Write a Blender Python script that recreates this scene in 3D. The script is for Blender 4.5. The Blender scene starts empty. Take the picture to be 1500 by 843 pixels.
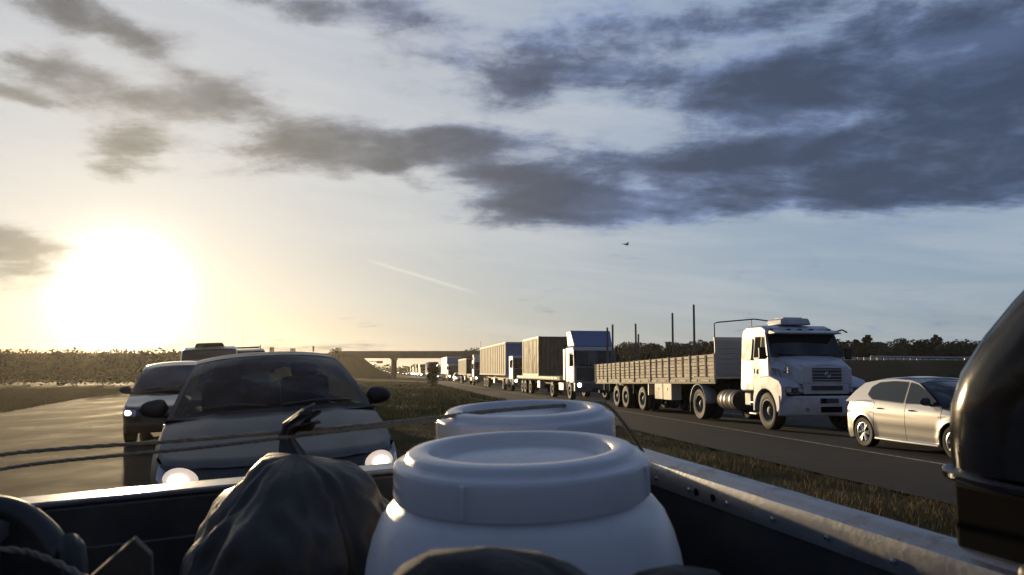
import bpy, bmesh, math, random
import numpy as np
from mathutils import Vector, Matrix, noise as mnoise
random.seed(7); np.random.seed(7)
R = math.radians
scene = bpy.context.scene
COL = scene.collection

# ------------------------------------------------------------------ camera
FPX = 1100.0                      # focal length in pixels of the 1500 px wide photograph
CAMZ = 1.6
PITCH = math.atan((545 - 421.5) / FPX)
cam_d = bpy.data.cameras.new('camera'); cam = bpy.data.objects.new('camera', cam_d); COL.objects.link(cam)
cam.location = (0, 0, CAMZ); cam.rotation_euler = (math.pi / 2 + PITCH, 0, 0)
cam_d.sensor_width = 36; cam_d.lens = 36 * FPX / 1500; cam_d.clip_start = 0.02; cam_d.clip_end = 6000
scene.camera = cam
def ray(px, py):
    x = (px - 750) / FPX; u = (421.5 - py) / FPX
    return Vector((x, math.cos(PITCH) - u * math.sin(PITCH), math.sin(PITCH) + u * math.cos(PITCH)))
def azel(px, py):
    r = ray(px, py).normalized(); return math.atan2(r.x, r.y), math.asin(r.z)

# ------------------------------------------------------------------ sun + sky
SUN_AZ, SUN_EL = azel(180, 432)
SUN_STRENGTH = 3.0
EXPOSURE = 0.8
SKY_STRENGTH = 0.1
HAZE, HAZE_G = 0.00017, 0.74
sun_dir = Vector((math.sin(SUN_AZ) * math.cos(SUN_EL), math.cos(SUN_AZ) * math.cos(SUN_EL), math.sin(SUN_EL)))
sd = bpy.data.lights.new('sun', 'SUN'); sd.energy = SUN_STRENGTH; sd.angle = R(0.6); sd.color = (1.0, 0.75, 0.43)
so = bpy.data.objects.new('sun', sd); COL.objects.link(so)
so.rotation_euler = sun_dir.to_track_quat('Z', 'Y').to_euler(); so.location = (-60, 110, 40)

vs = scene.view_settings
vs.view_transform = 'Standard'; vs.look = 'None'; vs.gamma = 1; vs.exposure = EXPOSURE; vs.use_curve_mapping = False
cam_d.dof.use_dof = True; cam_d.dof.focus_distance = 14.0; cam_d.dof.aperture_fstop = 9.0   # a phone's small lens
scene.cycles.max_bounces = 8; scene.cycles.volume_bounces = 1; scene.cycles.transparent_max_bounces = 12
scene.cycles.use_denoising = True
scene.cycles.sample_clamp_indirect = 6

class NT:
    """small expression builder for shader nodes"""
    def __init__(s, tree): s.t = tree; s.x = 0
    def node(s, kind, **kw):
        n = s.t.nodes.new(kind); s.x += 1; n.location = (s.x % 40 * 180, -(s.x // 40) * 300)
        for k, v in kw.items(): setattr(n, k, v)
        return n
    def put(s, sock, v):
        if isinstance(v, bpy.types.NodeSocket): s.t.links.new(v, sock)
        else: sock.default_value = v
    def m(s, op, a, b=0.0, c=None, clamp=False):
        n = s.node('ShaderNodeMath', operation=op, use_clamp=clamp)
        s.put(n.inputs[0], a); s.put(n.inputs[1], b)
        if c is not None: s.put(n.inputs[2], c)
        return n.outputs[0]
    def v(s, op, a, b=None, out=0):
        n = s.node('ShaderNodeVectorMath', operation=op); s.put(n.inputs[0], a)
        if b is not None: s.put(n.inputs[1], b)
        return n.outputs[out]
    def mix(s, f, a, b, kind='MIX'):
        n = s.node('ShaderNodeMix', data_type='RGBA', blend_type=kind); s.put(n.inputs[0], f)
        s.put(n.inputs[6], a if isinstance(a, bpy.types.NodeSocket) else (*a, 1)); s.put(n.inputs[7], b if isinstance(b, bpy.types.NodeSocket) else (*b, 1))
        return n.outputs[2]
    def scale(s, col, f):
        n = s.node('ShaderNodeVectorMath', operation='SCALE'); s.put(n.inputs[0], col); s.put(n.inputs[3], f); return n.outputs[0]
    def noise(s, vec, scale, detail=4, rough=0.55, dist=0.0):
        n = s.node('ShaderNodeTexNoise'); s.put(n.inputs['Vector'], vec); n.inputs['Scale'].default_value = scale
        n.inputs['Detail'].default_value = detail; n.inputs['Roughness'].default_value = rough; n.inputs['Distortion'].default_value = dist
        return n.outputs[0]
    def node_noise_col(s, vec, scale):
        n = s.node('ShaderNodeTexNoise'); s.put(n.inputs['Vector'], vec); n.inputs['Scale'].default_value = scale; return n.outputs[1]
    def ramp(s, f, lo, hi):
        n = s.node('ShaderNodeMapRange', interpolation_type='SMOOTHSTEP'); s.put(n.inputs[0], f)
        n.inputs[1].default_value = lo; n.inputs[2].default_value = hi
        return n.outputs[0]
    def xyz(s, x, y, z):
        n = s.node('ShaderNodeCombineXYZ'); s.put(n.inputs[0], x); s.put(n.inputs[1], y); s.put(n.inputs[2], z); return n.outputs[0]

world = bpy.data.worlds.new('World'); scene.world = world; world.use_nodes = True
wt = world.node_tree; wt.nodes.clear(); W = NT(wt)
out = W.node('ShaderNodeOutputWorld'); bg = W.node('ShaderNodeBackground'); wt.links.new(bg.outputs[0], out.inputs[0])
bg.inputs[1].default_value = SKY_STRENGTH
nish = W.node('ShaderNodeTexSky', sky_type='NISHITA', sun_disc=False, sun_elevation=SUN_EL, sun_rotation=SUN_AZ,
              air_density=1.0, dust_density=0.8, ozone_density=2.5, altitude=20)
tc = W.node('ShaderNodeTexCoord')
D = W.v('NORMALIZE', tc.outputs['Generated'])
sep = W.node('ShaderNodeSeparateXYZ'); wt.links.new(D, sep.inputs[0])
az = W.m('ARCTAN2', sep.outputs[0], sep.outputs[1]); el = W.m('ARCSINE', sep.outputs[2])
AE = W.xyz(az, el, 0)
# the layer of cloud lies on a plane overhead: the noise shrinks towards the horizon
D3 = W.v('MULTIPLY', D, (1.0, 1.0, 2.1))
den = W.m('ADD', W.m('MAXIMUM', sep.outputs[2], 0.0), 0.16)
PL = W.xyz(W.m('DIVIDE', sep.outputs[0], den), W.m('DIVIDE', sep.outputs[1], den), 0)
warp = W.node('ShaderNodeTexNoise'); wt.links.new(D3, warp.inputs['Vector']); warp.inputs['Scale'].default_value = 5.0; warp.inputs['Detail'].default_value = 5; warp.inputs['Roughness'].default_value = 0.6
wv = W.v('MULTIPLY', W.v('SUBTRACT', warp.outputs[1], (0.5, 0.5, 0.5)), (0.10, 0.055, 0.0))
AEw = W.v('ADD', AE, wv)
n_big = W.noise(D3, 3.4, 9, 0.58, 0.25)
n_fine = W.m('ADD', W.m('MULTIPLY', W.noise(D3, 9.5, 9, 0.62, 0.2), 0.6), W.m('MULTIPLY', W.noise(W.v('MULTIPLY', PL, (0.8, 2.0, 1.0)), 3.4, 9, 0.64, 0.3), 0.4))
n_mid = W.noise(W.v('MULTIPLY', D, (1.0, 1.0, 2.8)), 5.5, 8, 0.62, 0.3)
BLOBS = [  # pixel centre, half sizes in pixels, weight
    (1150, 282, 340, 30, 1.1), (1420, 262, 220, 34, 1.0), (830, 300, 130, 26, 1.0), (1000, 232, 150, 24, .95), (1330, 85, 280, 66, 1.15), (1120, 130, 130, 34, .9), (1480, 130, 130, 70, .8), (1180, 215, 170, 16, .7),
    (760, 118, 100, 40, 1.0), (880, 50, 110, 34, .85), (1060, 30, 120, 24, .6), (455, 212, 88, 34, 1.2), (690, 210, 110, 20, 1.1), (580, 228, 110, 20, 1.05), (720, 262, 80, 14, .8),
    (105, 12, 62, 28, 1.1), (215, 64, 48, 22, 1.15), (205, 150, 100, 17, 1.05), (310, 134, 66, 20, 1.15), (178, 212, 52, 34, 1.2),
    (72, 98, 40, 10, .9), (480, 12, 150, 24, 1.05), (30, 152, 40, 10, .8), (10, 368, 70, 42, .75), (430, 505, 220, 10, .45)]
blob = None
for cx, cy, sx, sy, wgt in BLOBS:
    a0, e0 = azel(cx, cy)
    d = W.v('MULTIPLY', W.v('SUBTRACT', AEw, (a0, e0, 0)), (FPX / sx, FPX / sy, 0))
    q = W.v('DOT_PRODUCT', d, d, out=1)
    g = W.m('MULTIPLY', W.m('POWER', 2.7183, W.m('MULTIPLY', q, -0.8)), wgt)
    blob = g if blob is None else W.m('ADD', blob, g)
blob = W.m('MINIMUM', blob, 1.25)
# cloud goes on unseen overhead and behind, thickened to dim the light
rest = W.m('MAXIMUM', W.ramp(el, 0.50, 0.80), W.m('MULTIPLY', W.ramp(W.m('ABSOLUTE', az), 0.75, 1.15), W.ramp(el, -0.02, 0.06)))
blob = W.m('ADD', W.m('MINIMUM', blob, 1.25), W.m('MULTIPLY', rest, 1.0))
blob = W.m('MINIMUM', blob, 1.7)
dens = W.m('ADD', W.m('MULTIPLY', blob, 0.70), W.m('ADD', W.m('MULTIPLY', W.m('SUBTRACT', n_big, 0.5), 1.15), W.m('MULTIPLY', W.m('SUBTRACT', n_fine, 0.5), 2.1)))
cov = W.ramp(dens, 0.17, 0.66)
thick = W.ramp(dens, 0.32, 0.95)
# thin high streaks
cir = W.noise(W.xyz(W.m('MULTIPLY', az, 2.2), W.m('ADD', W.m('MULTIPLY', el, 17), W.m('MULTIPLY', az, 2.0)), 3.0), 1.5, 6, 0.6, 0.3)
cirf = W.ramp(cir, 0.40, 0.72)
cosang = W.v('DOT_PRODUCT', D, tuple(sun_dir), out=1)
ang = W.m('ARCCOSINE', W.m('MINIMUM', cosang, 0.99999))
angn = W.m('MULTIPLY', ang, W.m('ADD', 0.93, W.m('MULTIPLY', n_fine, 0.14)))
def lobe(w): return W.m('POWER', 2.7183, W.m('MULTIPLY', angn, -1.0 / w))
near = lobe(0.33)
K = 1.0 / (SKY_STRENGTH * 2 ** EXPOSURE)
def kc(c): return tuple(x * K for x in c)
toright = W.ramp(ang, 0.12, 1.05)
veil = W.mix(toright, kc((0.66, 0.66, 0.67)), kc((0.27, 0.38, 0.56)))
low = W.m('POWER', 2.7183, W.m('MULTIPLY', el, -5.0))
veil = W.mix(W.m('MULTIPLY', low, 0.75), veil, W.mix(toright, kc((0.46, 0.42, 0.34)), kc((0.32, 0.36, 0.37))))
sky = W.mix(0.85, nish.outputs[0], veil)
sky = W.mix(W.m('MULTIPLY', cirf, 0.28), sky, W.mix(toright, kc((0.80, 0.78, 0.72)), kc((0.60, 0.63, 0.66))))
tocl = W.ramp(ang, 0.10, 0.62)
ccol_dark = W.mix(tocl, kc((0.125, 0.12, 0.115)), kc((0.040, 0.058, 0.108)))
ccol_thin = W.mix(tocl, kc((0.34, 0.325, 0.30)), kc((0.13, 0.175, 0.30)))
ccol = W.mix(thick, ccol_thin, ccol_dark)
ccol = W.mix(W.ramp(n_mid, 0.42, 0.68), ccol, W.scale(ccol, 2.0))
ccol = W.mix(W.m('MINIMUM', W.m('MULTIPLY', lobe(0.22), 0.9), 0.6), ccol, kc((0.42, 0.38, 0.29)))
sky = W.mix(W.m('MULTIPLY', cov, 0.93), sky, ccol)
# contrail
(a1, e1), (a2, e2) = azel(530, 378), azel(712, 434)
dv = Vector((a2 - a1, e2 - e1)); ln = dv.length; dv /= ln
rel = W.v('SUBTRACT', AE, (a1, e1, 0))
along = W.v('DOT_PRODUCT', rel, (dv.x, dv.y, 0), out=1); across = W.v('DOT_PRODUCT', rel, (-dv.y, dv.x, 0), out=1)
across = W.m('ADD', across, W.m('MULTIPLY', W.m('SUBTRACT', n_fine, .5), 0.006))
tr = W.m('MULTIPLY', W.m('POWER', 2.7183, W.m('MULTIPLY', W.m('MULTIPLY', across, across), -250000.0)), W.m('MULTIPLY', W.ramp(along, 0.0, 0.03), W.ramp(along, ln, ln - 0.05)))
sky = W.mix(W.m('MULTIPLY', tr, 0.5), sky, kc((0.85, 0.82, 0.74)))
# aureole of the low sun shining through thin cloud
def addc(a, col, f): return W.v('ADD', a, W.scale(kc(col), f))
core = W.m('POWER', 2.7183, W.m('MULTIPLY', W.m('MULTIPLY', angn, angn), -1.0 / 0.050 ** 2))
sky = addc(sky, (3.2, 2.9, 2.2), core)
sky = addc(sky, (0.22, 0.19, 0.135), lobe(0.12))
wt.links.new(sky, bg.inputs[0])
world.cycles.sampling_method = 'MANUAL'; world.cycles.sample_map_resolution = 1024

# ------------------------------------------------------------------ materials
MATS = {}
def mat(name, base, rough=0.6, metal=0.0, var=0.0, vscale=3.0, bump=0.0, bscale=40.0, coat=0.0, emit=None, estr=0.0, spec=0.5, dirt=None, dscale=2.0, dlo=0.45, dhi=0.75, dmax=0.8, aniso=None, coords='Object', sheen=0.0, trans=0.0, sss=0.0):
    if name in MATS: return MATS[name]
    m = bpy.data.materials.new(name); m.use_nodes = True; t = m.node_tree; n = NT(t)
    b = t.nodes['Principled BSDF']
    b.inputs['Base Color'].default_value = (*base, 1); b.inputs['Roughness'].default_value = rough; b.inputs['Metallic'].default_value = metal
    b.inputs['Coat Weight'].default_value = coat; b.inputs['Coat Roughness'].default_value = 0.06; b.inputs['Specular IOR Level'].default_value = spec
    b.inputs['Sheen Weight'].default_value = sheen; b.inputs['Transmission Weight'].default_value = trans
    if sss: b.inputs['Subsurface Weight'].default_value = sss; b.inputs['Subsurface Radius'].default_value = (.03, .03, .03)
    tcn = n.node('ShaderNodeTexCoord'); co = tcn.outputs[coords]
    if aniso: co = n.v('MULTIPLY', co, aniso)
    col = None
    if var:
        f = n.noise(co, vscale, 6, 0.6)
        col = n.mix(f, tuple(x * (1 - var) for x in base), tuple(min(1, x * (1 + var)) for x in base))
    if dirt:
        f2 = n.m('MULTIPLY', n.ramp(n.noise(co, dscale, 7, 0.65), dlo, dhi), dmax)
        col = n.mix(f2, col if col is not None else base, dirt)
        t.links.new(n.m('ADD', n.m('MULTIPLY', f2, 0.75 - rough), rough), b.inputs['Roughness'])
    if col is not None: t.links.new(col, b.inputs['Base Color'])
    if bump:
        bn = n.node('ShaderNodeBump'); bn.inputs['Strength'].default_value = bump; bn.inputs['Distance'].default_value = 0.02
        t.links.new(n.noise(co, bscale, 6, 0.65), bn.inputs['Height']); t.links.new(bn.outputs[0], b.inputs['Normal'])
    if emit: b.inputs['Emission Color'].default_value = (*emit, 1); b.inputs['Emission Strength'].default_value = estr
    MATS[name] = m; return m

M_asphalt = mat('asphalt', (.026, .0245, .023), .85, spec=.18, var=.35, vscale=.7, bump=.35, bscale=55, dirt=(.042, .038, .033), dscale=.35, dlo=.5, dhi=.8, dmax=.6)
M_asphalt2 = mat('asphalt_worn', (.028, .024, .018), .95, spec=.02, var=.35, vscale=.6, bump=.4, bscale=45, dirt=(.050, .040, .024), dscale=.3, dlo=.42, dhi=.7, dmax=.8)
M_line = mat('road_paint', (.34, .33, .31), .7, var=.3, vscale=5, dirt=(.08, .075, .07), dscale=4, dlo=.42, dhi=.62, dmax=.8)
M_soil = mat('soil_grass', (.050, .048, .018), .95, var=.55, vscale=.25, bump=.8, bscale=9, dirt=(.085, .060, .030), dscale=.11, dlo=.40, dhi=.66, dmax=.85, spec=.03)
M_bank = mat('bank_grass', (.042, .040, .018), .95, var=.5, vscale=.2, bump=.6, bscale=5, dirt=(.085, .06, .032), dscale=.06, dlo=.4, dhi=.65, dmax=.8, spec=.1)
M_tyre = mat('tyre_rubber', (.018, .018, .018), .75, var=.3, vscale=6, dirt=(.05, .045, .038), dscale=3, dlo=.45, dhi=.75, dmax=.5)
M_tyreside = mat('tyre_dusty', (.045, .043, .040), .8, var=.4, vscale=4)
M_rim = mat('alloy_rim', (.62, .62, .63), .28, metal=.9, var=.15)
M_steelrim = mat('steel_rim', (.13, .125, .115), .6, metal=.2, var=.4, dirt=(.05, .045, .035), dscale=5)
M_black = mat('black_plastic', (.014, .014, .015), .5, var=.3, vscale=5)
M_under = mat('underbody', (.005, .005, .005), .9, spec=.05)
M_chassis = mat('chassis_steel', (.022, .021, .020), .7, var=.4, vscale=3, dirt=(.075, .065, .05), dscale=2)
M_glass = mat('dark_glass', (.010, .013, .015), .04, spec=.6, var=.2, vscale=1.5)
M_glass_sedan = mat('sedan_glass', (.012, .015, .015), .05, spec=.55)
def see_through(m, f):
    t = m.node_tree; o = t.nodes['Material Output']; b = t.nodes['Principled BSDF']; tr = t.nodes.new('ShaderNodeBsdfTransparent'); tr.inputs[0].default_value = (.62, .68, .66, 1)
    mx = t.nodes.new('ShaderNodeMixShader'); mx.inputs[0].default_value = f; t.links.new(b.outputs[0], mx.inputs[1]); t.links.new(tr.outputs[0], mx.inputs[2]); t.links.new(mx.outputs[0], o.inputs[0])
see_through(M_glass_sedan, .55)
M_seat = mat('seat_cloth', (.05, .05, .05), .9, var=.3, vscale=10)
M_glass_side = mat('side_glass', (.010, .012, .014), .03, spec=.6)
M_lampglass = mat('lamp_glass', (.35, .36, .37), .08, metal=.5, coat=1)
M_chrome = mat('chrome', (.6, .6, .6), .18, metal=1)
M_head = mat('headlight_glow', (.9, .9, .85), .3, emit=(1.0, .93, .80), estr=9)
M_head_far = mat('headlight_glow_far', (.9, .9, .85), .3, emit=(1.0, .92, .78), estr=14)
M_head_soft = mat('headlight_warm_glow', (.9, .85, .8), .3, emit=(1.0, .76, .54), estr=.34)
M_sedan = mat('slate_car_paint', (.040, .042, .044), .45, metal=.1, coat=.12, spec=.35, dirt=(.055, .052, .046), dscale=2.2, dlo=.45, dhi=.85, dmax=.5)
M_silver = mat('silver_car_paint', (.56, .54, .51), .30, metal=.65, coat=1, var=.05)
M_darkcar = mat('black_car_paint', (.022, .022, .024), .3, metal=.3, coat=.8, var=.2)
M_vanw = mat('pale_van_paint', (.42, .42, .41), .35, coat=.6, var=.1)
M_suv = mat('grey_suv_paint', (.12, .12, .12), .35, metal=.3, coat=.6)
M_white = mat('white_truck_paint', (.45, .47, .53), .42, coat=.15, spec=.4, var=.10, vscale=2, dirt=(.22, .195, .16), dscale=1.6, dlo=.42, dhi=.8, dmax=.7)
M_white2 = mat('cream_truck_paint', (.45, .43, .40), .5, coat=.0, spec=.35, var=.1, dirt=(.35, .30, .22), dscale=1.2, dlo=.5, dhi=.8, dmax=.5)
M_greytruck = mat('grey_truck_paint', (.30, .31, .32), .45, coat=.2, var=.15, dirt=(.2, .17, .13), dscale=1.5, dmax=.5)
M_blue = mat('blue_deflector', (.10, .17, .33), .4, coat=.3, var=.15)
M_plank = mat('weathered_plank', (.70, .60, .44), .8, var=.35, vscale=2.5, bump=.4, bscale=14, aniso=(.25, 1, 4))
M_plank2 = mat('weathered_plank_grey', (.55, .48, .36), .8, var=.4, vscale=3, bump=.4, bscale=14, aniso=(.25, 1, 4))
M_pole = mat('timber_pole', (.14, .105, .075), .85, var=.4, vscale=6, bump=.4, bscale=25)
M_container = mat('brown_container', (.20, .145, .085), .6, var=.25, vscale=1.2, dirt=(.11, .07, .04), dscale=1.1, dmax=.7)
M_tan = mat('tan_canvas', (.46, .39, .27), .75, var=.25, vscale=1.5, dirt=(.25, .20, .14), dscale=.9, dmax=.6)
M_cream = mat('cream_box', (.60, .55, .44), .6, var=.15, dirt=(.35, .3, .22), dscale=.8, dmax=.5)
M_concrete = mat('concrete', (.11, .105, .10), .85, var=.25, vscale=.5, dirt=(.07, .065, .055), dscale=.4, dmax=.6)
M_galv = mat('galvanised', (.42, .42, .42), .45, metal=.6, var=.2)
M_alu = mat('aluminium_trim', (.30, .305, .32), .34, metal=.8, var=.25, vscale=9, bump=.06, bscale=60, dirt=(.10, .095, .09), dscale=14, dlo=.5, dhi=.75, dmax=.7)
M_bed = mat('bed_paint', (.035, .035, .037), .4, var=.35, vscale=5, coat=.3, dirt=(.10, .09, .075), dscale=6, dmax=.6)
M_barglossy = mat('gloss_black', (.003, .003, .004), .13, coat=.0, spec=.4, var=.3, bump=.03, bscale=8)
M_barrel = mat('white_polyethylene', (.62, .625, .64), .34, var=.08, vscale=3, sss=.3, dirt=(.30, .29, .27), dscale=13, dlo=.50, dhi=.8, dmax=.30, bump=.06, bscale=50)
M_lid = mat('white_lid', (.63, .635, .65), .30, var=.05, vscale=4, dirt=(.30, .29, .27), dscale=17, dlo=.50, dhi=.8, dmax=.30, bump=.06, bscale=60)
M_rope = mat('braided_rope', (.34, .29, .22), .9, var=.5, vscale=60, bump=.8, bscale=160)
M_bag = mat('black_bag', (.020, .016, .012), .5, var=.4, vscale=6, bump=.15, bscale=30)
M_cloth = mat('brown_cloth', (.028, .021, .015), .9, var=.4, vscale=8, bump=.25, bscale=90, sheen=.15)
M_board = mat('plywood', (.07, .055, .04), .75, var=.3, vscale=8)
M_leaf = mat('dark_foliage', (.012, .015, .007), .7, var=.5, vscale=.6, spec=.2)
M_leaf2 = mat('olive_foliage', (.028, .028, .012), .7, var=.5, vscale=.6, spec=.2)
M_bark = mat('bark', (.05, .04, .03), .9, var=.4)
M_grass = mat('dry_grass', (.165, .12, .05), .8, var=.6, vscale=.8, spec=.2)
M_sign = mat('sign_back', (.10, .11, .10), .6, var=.2)
M_orange = mat('orange_plastic', (.60, .14, .05), .5, var=.2)
M_amber = mat('amber_lens', (.6, .22, .03), .3)
M_grille = mat('grille_dark', (.03, .032, .036), .5, var=.3, vscale=10)

def road_wear(m, nv, org, lanes, half):
    """cracks, tar patches and darker wheel tracks that run along the carriageway"""
    t = m.node_tree; n = NT(t); b = t.nodes['Principled BSDF']; src = b.inputs['Base Color'].links[0].from_socket
    P = n.node('ShaderNodeTexCoord').outputs['Object']
    rel = n.v('SUBTRACT', P, (org[0], org[1], 0)); l = n.v('DOT_PRODUCT', rel, (nv[0], nv[1], 0), out=1); s = n.v('DOT_PRODUCT', rel, (-nv[1], nv[0], 0), out=1)
    q = n.xyz(n.m('MULTIPLY', l, 1.0), n.m('MULTIPLY', s, .45), 0)
    col = src
    for c in lanes:
        for o in (-half, half):
            d = n.m('SUBTRACT', l, c + o); g = n.m('POWER', 2.7183, n.m('MULTIPLY', n.m('MULTIPLY', d, d), -7.0)); col = n.mix(n.m('MULTIPLY', g, .42), col, (.014, .013, .012))
    vo = n.node('ShaderNodeTexVoronoi', feature='DISTANCE_TO_EDGE'); t.links.new(n.v('ADD', q, n.v('MULTIPLY', n.node_noise_col(q, 1.6), (.8, .8, 0))), vo.inputs['Vector']); vo.inputs['Scale'].default_value = .55
    cr = n.m('MULTIPLY', n.m('SUBTRACT', 1.0, n.ramp(vo.outputs[0], 0.0, .02)), n.ramp(n.noise(q, .35, 3), .42, .6)); col = n.mix(n.m('MULTIPLY', cr, .8), col, (.008, .008, .008))
    pt = n.ramp(n.noise(n.xyz(n.m('MULTIPLY', l, .5), n.m('MULTIPLY', s, .06), 5), 1.0, 2, .4), .58, .60); col = n.mix(n.m('MULTIPLY', pt, .5), col, (.016, .0155, .015))
    t.links.new(col, b.inputs['Base Color'])
# ------------------------------------------------------------------ mesh helpers
class MB:
    def __init__(s): s.v = []; s.f = []
    def add(s, vs_, fs):
        o = len(s.v); s.v += [tuple(p) for p in vs_]; s.f += [tuple(i + o for i in f) for f in fs]; return s
    def box(s, c, d, rot=None, taper=None):
        hx, hy, hz = d[0] / 2, d[1] / 2, d[2] / 2
        P = [Vector((x * hx, y * hy, z * hz)) for z in (-1, 1) for y in (-1, 1) for x in (-1, 1)]
        if taper:
            for p in P[4:]: p.x *= taper[0]; p.y *= taper[1]
        if rot is not None: P = [rot @ p for p in P]
        P = [p + Vector(c) for p in P]
        return s.add(P, [(0, 2, 3, 1), (4, 5, 7, 6), (0, 1, 5, 4), (2, 6, 7, 3), (0, 4, 6, 2), (1, 3, 7, 5)])
    def bx(s, x0, x1, y0, y1, z0, z1): return s.box(((x0 + x1) / 2, (y0 + y1) / 2, (z0 + z1) / 2), (abs(x1 - x0), abs(y1 - y0), abs(z1 - z0)))
    def cyl(s, p0, p1, r0, r1=None, seg=16, caps=True):
        r1 = r0 if r1 is None else r1; p0, p1 = Vector(p0), Vector(p1); a = (p1 - p0).normalized()
        u = a.orthogonal().normalized(); w = a.cross(u)
        P = [p + (u * math.cos(t) + w * math.sin(t)) * r for p, r in ((p0, r0), (p1, r1)) for t in [2 * math.pi * i / seg for i in range(seg)]]
        F = [(i, (i + 1) % seg, seg + (i + 1) % seg, seg + i) for i in range(seg)]
        if caps: F += [tuple(reversed(range(seg))), tuple(range(seg, 2 * seg))]
        return s.add(P, F)
    def tube(s, path, r, seg=8, ell=None, up=None):
        path = [Vector(p) for p in path]; n = len(path); P = []
        prev = None
        for i, p in enumerate(path):
            a = (path[min(i + 1, n - 1)] - path[max(i - 1, 0)]).normalized()
            if up is not None: u = (Vector(up) - a * a.dot(Vector(up))).normalized()
            elif prev is None: u = a.orthogonal().normalized()
            else: u = (prev - a * prev.dot(a)).normalized()
            prev = u; w = a.cross(u); rr = r[i] if isinstance(r, (list, tuple)) else r
            ea, eb = ell if ell else (1, 1)
            P += [p + (u * math.cos(t) * ea + w * math.sin(t) * eb) * rr for t in [2 * math.pi * k / seg for k in range(seg)]]
        F = [(i * seg + k, i * seg + (k + 1) % seg, (i + 1) * seg + (k + 1) % seg, (i + 1) * seg + k) for i in range(n - 1) for k in range(seg)]
        F += [tuple(reversed(range(seg))), tuple(range((n - 1) * seg, n * seg))]
        return s.add(P, F)
    def lathe(s, prof, seg=32, axis='Z', c=(0, 0, 0), close=False):
        P = []
        for r, h in prof:
            for k in range(seg):
                t = 2 * math.pi * k / seg; a, b = r * math.cos(t), r * math.sin(t)
                p = (a, b, h) if axis == 'Z' else ((a, h, b) if axis == 'Y' else (h, a, b))
                P.append(tuple(x + y for x, y in zip(p, c)))
        n = len(prof)
        F = [(i * seg + k, i * seg + (k + 1) % seg, (i + 1) * seg + (k + 1) % seg, (i + 1) * seg + k) for i in range(n - 1) for k in range(seg)]
        if close: F += [tuple((n - 1) * seg + k if q else 0 * seg + k for k in range(seg)) for q in (0, 1)]
        return s.add(P, F)
    def grid(s, fn, nu, nv, u0=0., u1=1., v0=0., v1=1.):
        P = [fn(u0 + (u1 - u0) * i / nu, v0 + (v1 - v0) * j / nv) for i in range(nu + 1) for j in range(nv + 1)]
        F = [(i * (nv + 1) + j, (i + 1) * (nv + 1) + j, (i + 1) * (nv + 1) + j + 1, i * (nv + 1) + j + 1) for i in range(nu) for j in range(nv)]
        return s.add(P, F)
    def prism(s, poly, y0, y1, fn=None):
        """polygon in (x, z) pulled from y0 to y1"""
        n = len(poly)
        P = [(x, y0, z) for x, z in poly] + [(x, y1, z) for x, z in poly]
        if fn: P = [fn(*p) for p in P]
        F = [tuple(range(n)), tuple(reversed(range(n, 2 * n)))] + [(i, n + i, n + (i + 1) % n, (i + 1) % n) for i in range(n)]
        return s.add(P, F)
    def xf(s, mtx): s.v = [tuple(mtx @ Vector(p)) for p in s.v]; return s
    def mesh(s, name, smooth=40, fix=True):
        me = bpy.data.meshes.new(name); me.from_pydata(s.v, [], s.f)
        if fix:
            bm = bmesh.new(); bm.from_mesh(me); bmesh.ops.remove_doubles(bm, verts=bm.verts, dist=1e-5)
            bmesh.ops.recalc_face_normals(bm, faces=bm.faces); bm.to_mesh(me); bm.free()
        if smooth:
            me.polygons.foreach_set('use_smooth', [True] * len(me.polygons)); me.set_sharp_from_angle(angle=R(smooth))
        me.update(); return me
    def build(s, name, m, parent=None, smooth=40, bevel=0, segs=2, solid=0, sub=0, fix=True):
        me = s.mesh(name, smooth, fix); me.materials.append(m)
        return link(name, me, parent, bevel, segs, solid, sub)
def link(name, me, parent=None, bevel=0, segs=2, solid=0, sub=0):
    o = bpy.data.objects.new(name, me); COL.objects.link(o)
    if parent is not None: o.parent = parent
    if solid:
        md = o.modifiers.new('solid', 'SOLIDIFY'); md.thickness = solid; md.offset = -1
    if bevel:
        md = o.modifiers.new('bevel', 'BEVEL'); md.width = bevel; md.segments = segs; md.limit_method = 'ANGLE'; md.angle_limit = R(35); md.harden_normals = False
    if sub:
        md = o.modifiers.new('sub', 'SUBSURF'); md.levels = sub; md.render_levels = sub
    return o
def tag(o, label, cat, group=None):
    o['label'] = label; o['category'] = cat
    if group: o['group'] = group
    return o
def struct(o): o['kind'] = 'structure'; return o
def stuff(o): o['kind'] = 'stuff'; return o
def thing(name, label, cat, loc=(0, 0, 0), rotz=0.0, group=None, mtx=None):
    o = bpy.data.objects.new(name, None); COL.objects.link(o); o.empty_display_size = .3
    if mtx is not None: o.matrix_world = mtx
    else: o.location = loc; o.rotation_euler = (0, 0, rotz)
    return tag(o, label, cat, group)
def children(o): return [c for c in bpy.data.objects if c.parent == o]
def copy_tree(o, parent=None):
    c = o.copy(); COL.objects.link(c); c.parent = parent
    for ch in KIDS.get(o.name, None) or children(o): copy_tree(ch, c)
    return c
KIDS = {}
def fr(ax, ay, t): return tuple(a + (b - a) * t for a, b in zip(ax, ay))
def lerp(a, b, t): return a + (b - a) * t
def sstep(a, b, x):
    t = max(0., min(1., (x - a) / (b - a))); return t * t * (3 - 2 * t)
def interp(x, pts):
    if x <= pts[0][0]: return pts[0][1]
    for (x0, y0), (x1, y1) in zip(pts, pts[1:]):
        if x <= x1: return y0 + (y1 - y0) * (x - x0) / (x1 - x0)
    return pts[-1][1]
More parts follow.
